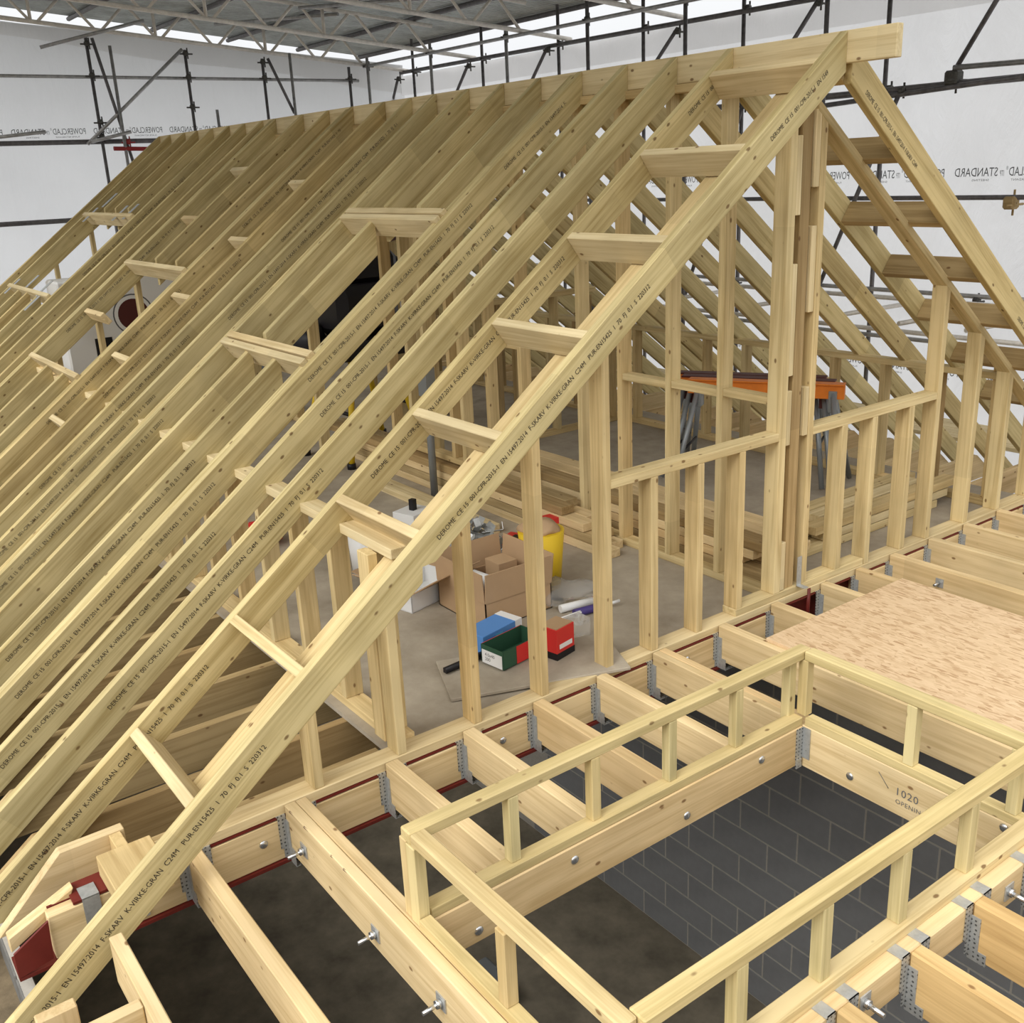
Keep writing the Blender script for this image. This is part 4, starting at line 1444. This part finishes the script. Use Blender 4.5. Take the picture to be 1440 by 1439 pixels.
# mirrored print on both sheets
STXT = 'POWERCLAD\u00ae \u2261P STANDARD'
MB_ = Matrix(((0, 0, 1, XB + 0.06), (1, 0, 0, 0), (0, 1, 0, 0), (0, 0, 0, 1)))     # seen from +x, x axis along +y


def mark(parent, M):
    T = Matrix.Translation
    lettering('printed_lettering', 'POWERCLAD', 0.118, M, INKG, parent, 1.0, 'LEFT', 0.8, True, 0.465)
    lettering('printed_lettering', '\u00ae', 0.05, M @ T((-0.475, 0.055, 0)), INKG, parent, 1.0, 'LEFT', 0.8, True, 0.022)
    lettering('printed_lettering', 'ITP', 0.075, M @ T((-0.512, 0.0, 0)), INKG, parent, 1.0, 'LEFT', 0.8, True, 0.045)
    lettering('printed_lettering', 'STANDARD', 0.118, M @ T((-0.575, 0, 0)), INKG, parent, 1.0, 'LEFT', 0.8, True, 0.455)
    lettering('small_lettering', 'FLAME RETARDANT', 0.028, M @ T((-0.10, -0.045, 0)), INKG, parent, 1.0, 'LEFT', 0.9, True, 0.34)
    lettering('small_lettering', 'SHEETING', 0.028, M @ T((-0.66, -0.045, 0)), INKG, parent, 1.0, 'LEFT', 0.9, True, 0.18)


for k in range(-1, 6):
    y0 = 1.50 + 1.14 * k
    mark(sb_, Matrix(((0, 0, 1, XB + 0.065), (1, 0, 0, y0), (0, 1, 0, 3.155), (0, 0, 0, 1))))
for k in range(-4, 4):
    x0 = -1.60 + 1.14 * k
    for z in (2.115, 0.10):
        mark(sr_, Matrix(((1, 0, 0, x0 + (0.35 if z < 1 else 0)), (0, 0, -1, YS - 0.065), (0, 1, 0, z), (0, 0, 0, 1))))

# ------------------------------------------------------------------ scaffold
TR_ = 0.0242


def coupler(p, parent, mat=COUP, s=0.038):
    bm = bmesh.new()
    box_verts(bm, -s, s, -s, s, -s, s, 0.02)
    tube_bm(bm, (s * 0.6, -s * 2.6, -s * 0.3), (s * 0.6, s * 2.6, -s * 0.3), 0.012, 6)
    tube_bm(bm, (0, s * 0.8, -s * 2.0), (0, s * 0.8, s * 2.0), 0.011, 6)
    return link('coupler', bm_mesh('coupler', bm), mat, parent, Matrix.Translation(p))


rs = empty('scaffold', (-12.95, 3.0, -3.2), 'grey tube scaffold in front of the rear white sheeting', 'scaffold')
XP = -12.95
for y0, z1 in ((1.63, 4.43), (3.05, 4.30), (4.28, 4.20), (5.80, 4.10), (-0.4, 4.6), (-2.2, 4.75)):
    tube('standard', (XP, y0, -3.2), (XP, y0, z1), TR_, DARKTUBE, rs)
for y0, z1 in ((1.92, 4.32), (4.71, 4.28), (3.40, 3.45), (6.10, 4.25)):
    tube('standard', (XP + 0.1, y0, -3.2), (XP + 0.1, y0, z1), TR_, TUBE, rs)
for z in (3.925, 3.045, 1.965):
    tube('ledger', (XP - 0.06, -7, z + 0.03), (XP - 0.06, 6.0, z - 0.03), TR_ if z > 3.5 else 0.035, DARKTUBE if z < 3.5 else TUBE, rs)
for a, b_ in (((1.70, 4.42), (2.02, 2.70)), ((2.99, 4.30), (1.40, 3.0)), ((4.35, 4.20), (4.71, 3.39))):
    tube('brace', (XP + 0.06, a[0], a[1]), (XP + 0.06, b_[0], b_[1]), TR_, DARKTUBE if a[0] != 2.99 else TUBE, rs)
tube('transom', (XP + 0.1, -0.2, 3.08), (XP + 0.5, 0.75, 3.16), TR_, TUBE, rs)
tube('transom', (XP + 0.1, 1.45, 3.03), (XP + 0.3, 1.98, 3.15), TR_, TUBE, rs)
tube('transom', (XP + 0.1, 1.75, 2.93), (XP + 0.1, 2.6, 2.9), 0.03, REDCOUP, rs)
for y, z in ((1.63, 4.35), (3.05, 4.25), (4.28, 4.15), (1.63, 3.93), (3.05, 3.92), (4.28, 3.92), (1.63, 3.1), (5.80, 3.92), (1.64, 3.3), (3.05, 3.5)):
    coupler((XP + 0.02, y, z), rs)
coupler((XP + 0.06, 1.98, 3.02), rs, REDCOUP)

ss = empty('scaffold', (-5, 6.6, -3.2), 'dark tube scaffold along the right hand white sheeting', 'scaffold')
YO, YI = 6.93, 6.16
for x in (-12.75, -10.70, -8.82, -7.09, -5.41, -3.47, -1.4):
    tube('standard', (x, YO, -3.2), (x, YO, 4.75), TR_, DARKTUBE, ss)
    coupler((x + 0.06, YO, 4.02), ss)
    coupler((x + 0.06, YO, 3.0), ss)
for x in (-10.98, -9.02, -7.29, -5.59, -3.65, -12.95):
    tube('standard', (x, YI, -3.2), (x, YI, 4.25 if x < -8 else 4.9), TR_, TUBE if x < -8 else DARKTUBE, ss)
    coupler((x, YI, 4.12), ss)
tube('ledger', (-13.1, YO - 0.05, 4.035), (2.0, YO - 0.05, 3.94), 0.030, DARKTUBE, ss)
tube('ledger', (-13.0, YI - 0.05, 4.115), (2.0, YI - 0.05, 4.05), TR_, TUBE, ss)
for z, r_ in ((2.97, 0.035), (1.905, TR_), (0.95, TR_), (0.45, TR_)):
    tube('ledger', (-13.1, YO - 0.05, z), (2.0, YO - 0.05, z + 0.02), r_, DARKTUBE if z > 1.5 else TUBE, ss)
tube('ledger', (-4.6, YO - 0.10, 2.87), (-1.95, YO - 0.10, 2.99), 0.026, DARKTUBE, ss)
tube('ledger', (-2.63, YO - 0.12, 3.13), (0.5, YO - 0.12, 3.06), 0.026, TUBE, ss)
for a, b_ in (((-13.1, 3.97), (-14.0 + 0.45, 3.3)), ((-10.94, 3.97), (-11.9, 3.0)), ((-8.95, 3.99), (-9.9, 3.0)), ((-6.38, 3.93), (-7.4, 3.0)),
              ((-4.28, 3.96), (-5.2, 2.9)), ((-1.9, 4.25), (-2.66, 3.06)), ((-3.2, 3.0), (-4.3, 0.5)), ((-5.3, 3.0), (-6.3, 0.5)), ((-7.3, 3.0), (-8.3, 0.5))):
    tube('brace', (a[0], YO - 0.10, a[1]), (b_[0], YO - 0.10, b_[1]), TR_, DARKTUBE, ss)
    coupler((a[0], YO - 0.09, a[1] - 0.03), ss)
for z in (0.95, 0.62):
    tube('ledger', (-9, YI + 0.2, z), (0.5, YI + 0.2, z + 0.02), TR_, ALU, ss)
for x in (-5.6, -4.4, -3.2, -2.4, -1.7):
    tube('transom', (x, YI - 0.3, 0.8), (x + 0.25, YO + 0.05, 0.84), TR_, ALU, ss)
    coupler((x, YI + 0.2, 0.9), ss)
    coupler((x + 0.2, YO - 0.06, 0.92), ss)
coupler((-2.66, YO - 0.06, 3.04), ss, COUP, 0.07)
coupler((-1.95, YO - 0.06, 1.87), ss, BROWN_AND_SHADE, 0.06)
for k in range(4):
    tbox('scaffold_board', -9.0, 1.0, 6.22 + 0.16 * k, 6.37 + 0.16 * k, -0.36, -0.32, PALE, ss, bev=0.002)

# ------------------------------------------------------------------ temporary roof
SL = -0.093
rf = empty('ceiling', (-8.0, 0, 4.9), 'grey corrugated temporary roof over the far half of the site', 'roof')
rf['kind'] = 'structure'


def zroof(y):
    return 4.60 + (y - 6.16) * SL


XSTEP = 0.9
bm = bmesh.new()
prev = None
for i in range(73):
    xx = XSTEP * i / 72
    zz = 0.0 if (i % 8) in (0, 1, 2, 7) else 0.035
    a = bm.verts.new((xx, -4.6, zroof(-4.6) + zz))
    b_ = bm.verts.new((xx, 7.21, zroof(7.21) + zz))
    if prev:
        bm.faces.new((prev[0], a, b_, prev[1]))
    prev = (a, b_)
pm = bm_mesh('roof_sheet', bm)
pm.materials.append(ROOFM)
for k in range(18):
    link('roof_sheet', pm, None, rf, Matrix.Translation((-15.0 + XSTEP * k, 0, 0)))
for y in (7.1, 5.9, 4.6, 3.3, 2.0, 0.7, -0.6, -1.9, -3.2):
    tube('purlin', (-15.0, y, zroof(y) - 0.045), (1.0, y, zroof(y) - 0.045), 0.035, DARKTUBE, rf, 6)

LX = [-13.0, -10.956, -8.60, -6.42]
for k, x in enumerate(LX):
    lb = empty('lattice_beam', (x, 6.9, 4.1), '%s aluminium lattice beam under the corrugated roof, counted from the rear sheeting' % ORD[k], 'lattice beam', 'roof lattice beams')

    def zb(y):
        return 4.105 + (y - 6.16) * SL + 0.03

    H_ = 0.36
    tube('chord', (x, -4.5, zb(-4.5)), (x, 6.98, zb(6.98)), 0.030, ALU, lb)
    tube('chord', (x, -4.5, zb(-4.5) + H_), (x, 6.2, zb(6.2) + H_), 0.030, ALU, lb)
    y = 6.1
    s_ = 0
    bm = bmesh.new()
    me_l = None
    while y > -3.6:
        for (ya, za, yb_, zb_) in ((y, zb(y), y - 0.35, zb(y - 0.35) + H_), (y - 0.43, zb(y - 0.43) + H_, y - 0.78, zb(y - 0.78))):
            tube('lacing_bar', (x, ya, za), (x, yb_, zb_), 0.021, ALU, lb, 6)
        if s_ % 2 == 1:
            tube('lacing_bar', (x, y - 0.86, zb(y - 0.86)), (x, y - 0.86, zb(y - 0.86) + H_), 0.026, ALU, lb, 6)
        y -= 0.86
        s_ += 1
# diagonal wind bracing tubes under the roof
for k, (a, b_) in enumerate((((-12.9, 1.2, 0), (-10.9, 2.6, 0)), ((-13.0, 3.6, 0), (-10.9, 4.6, 0)), ((-10.9, 1.8, 0), (-8.6, 3.2, 0)), ((-10.9, 4.0, 0), (-8.6, 5.2, 0)))):
    o = tube('bracing_tube', (a[0], a[1], zroof(a[1]) - 0.16), (b_[0], b_[1], zroof(b_[1]) - 0.16), TR_, TUBE, None)
    tag(o, ['diagonal bracing tube under the roof between the first two beams, left one', 'diagonal bracing tube under the roof between the first two beams, right one',
            'diagonal bracing tube between the second and third beams, left one', 'diagonal bracing tube between the second and third beams, right one'][k], 'tube')
o = tube('bracing_tube', (-12.9, 0.98, 4.28), (-12.5, 2.35, 4.62), TR_, TUBE, None)
tag(o, 'loose scaffold tube poking out under the first lattice beam', 'tube')
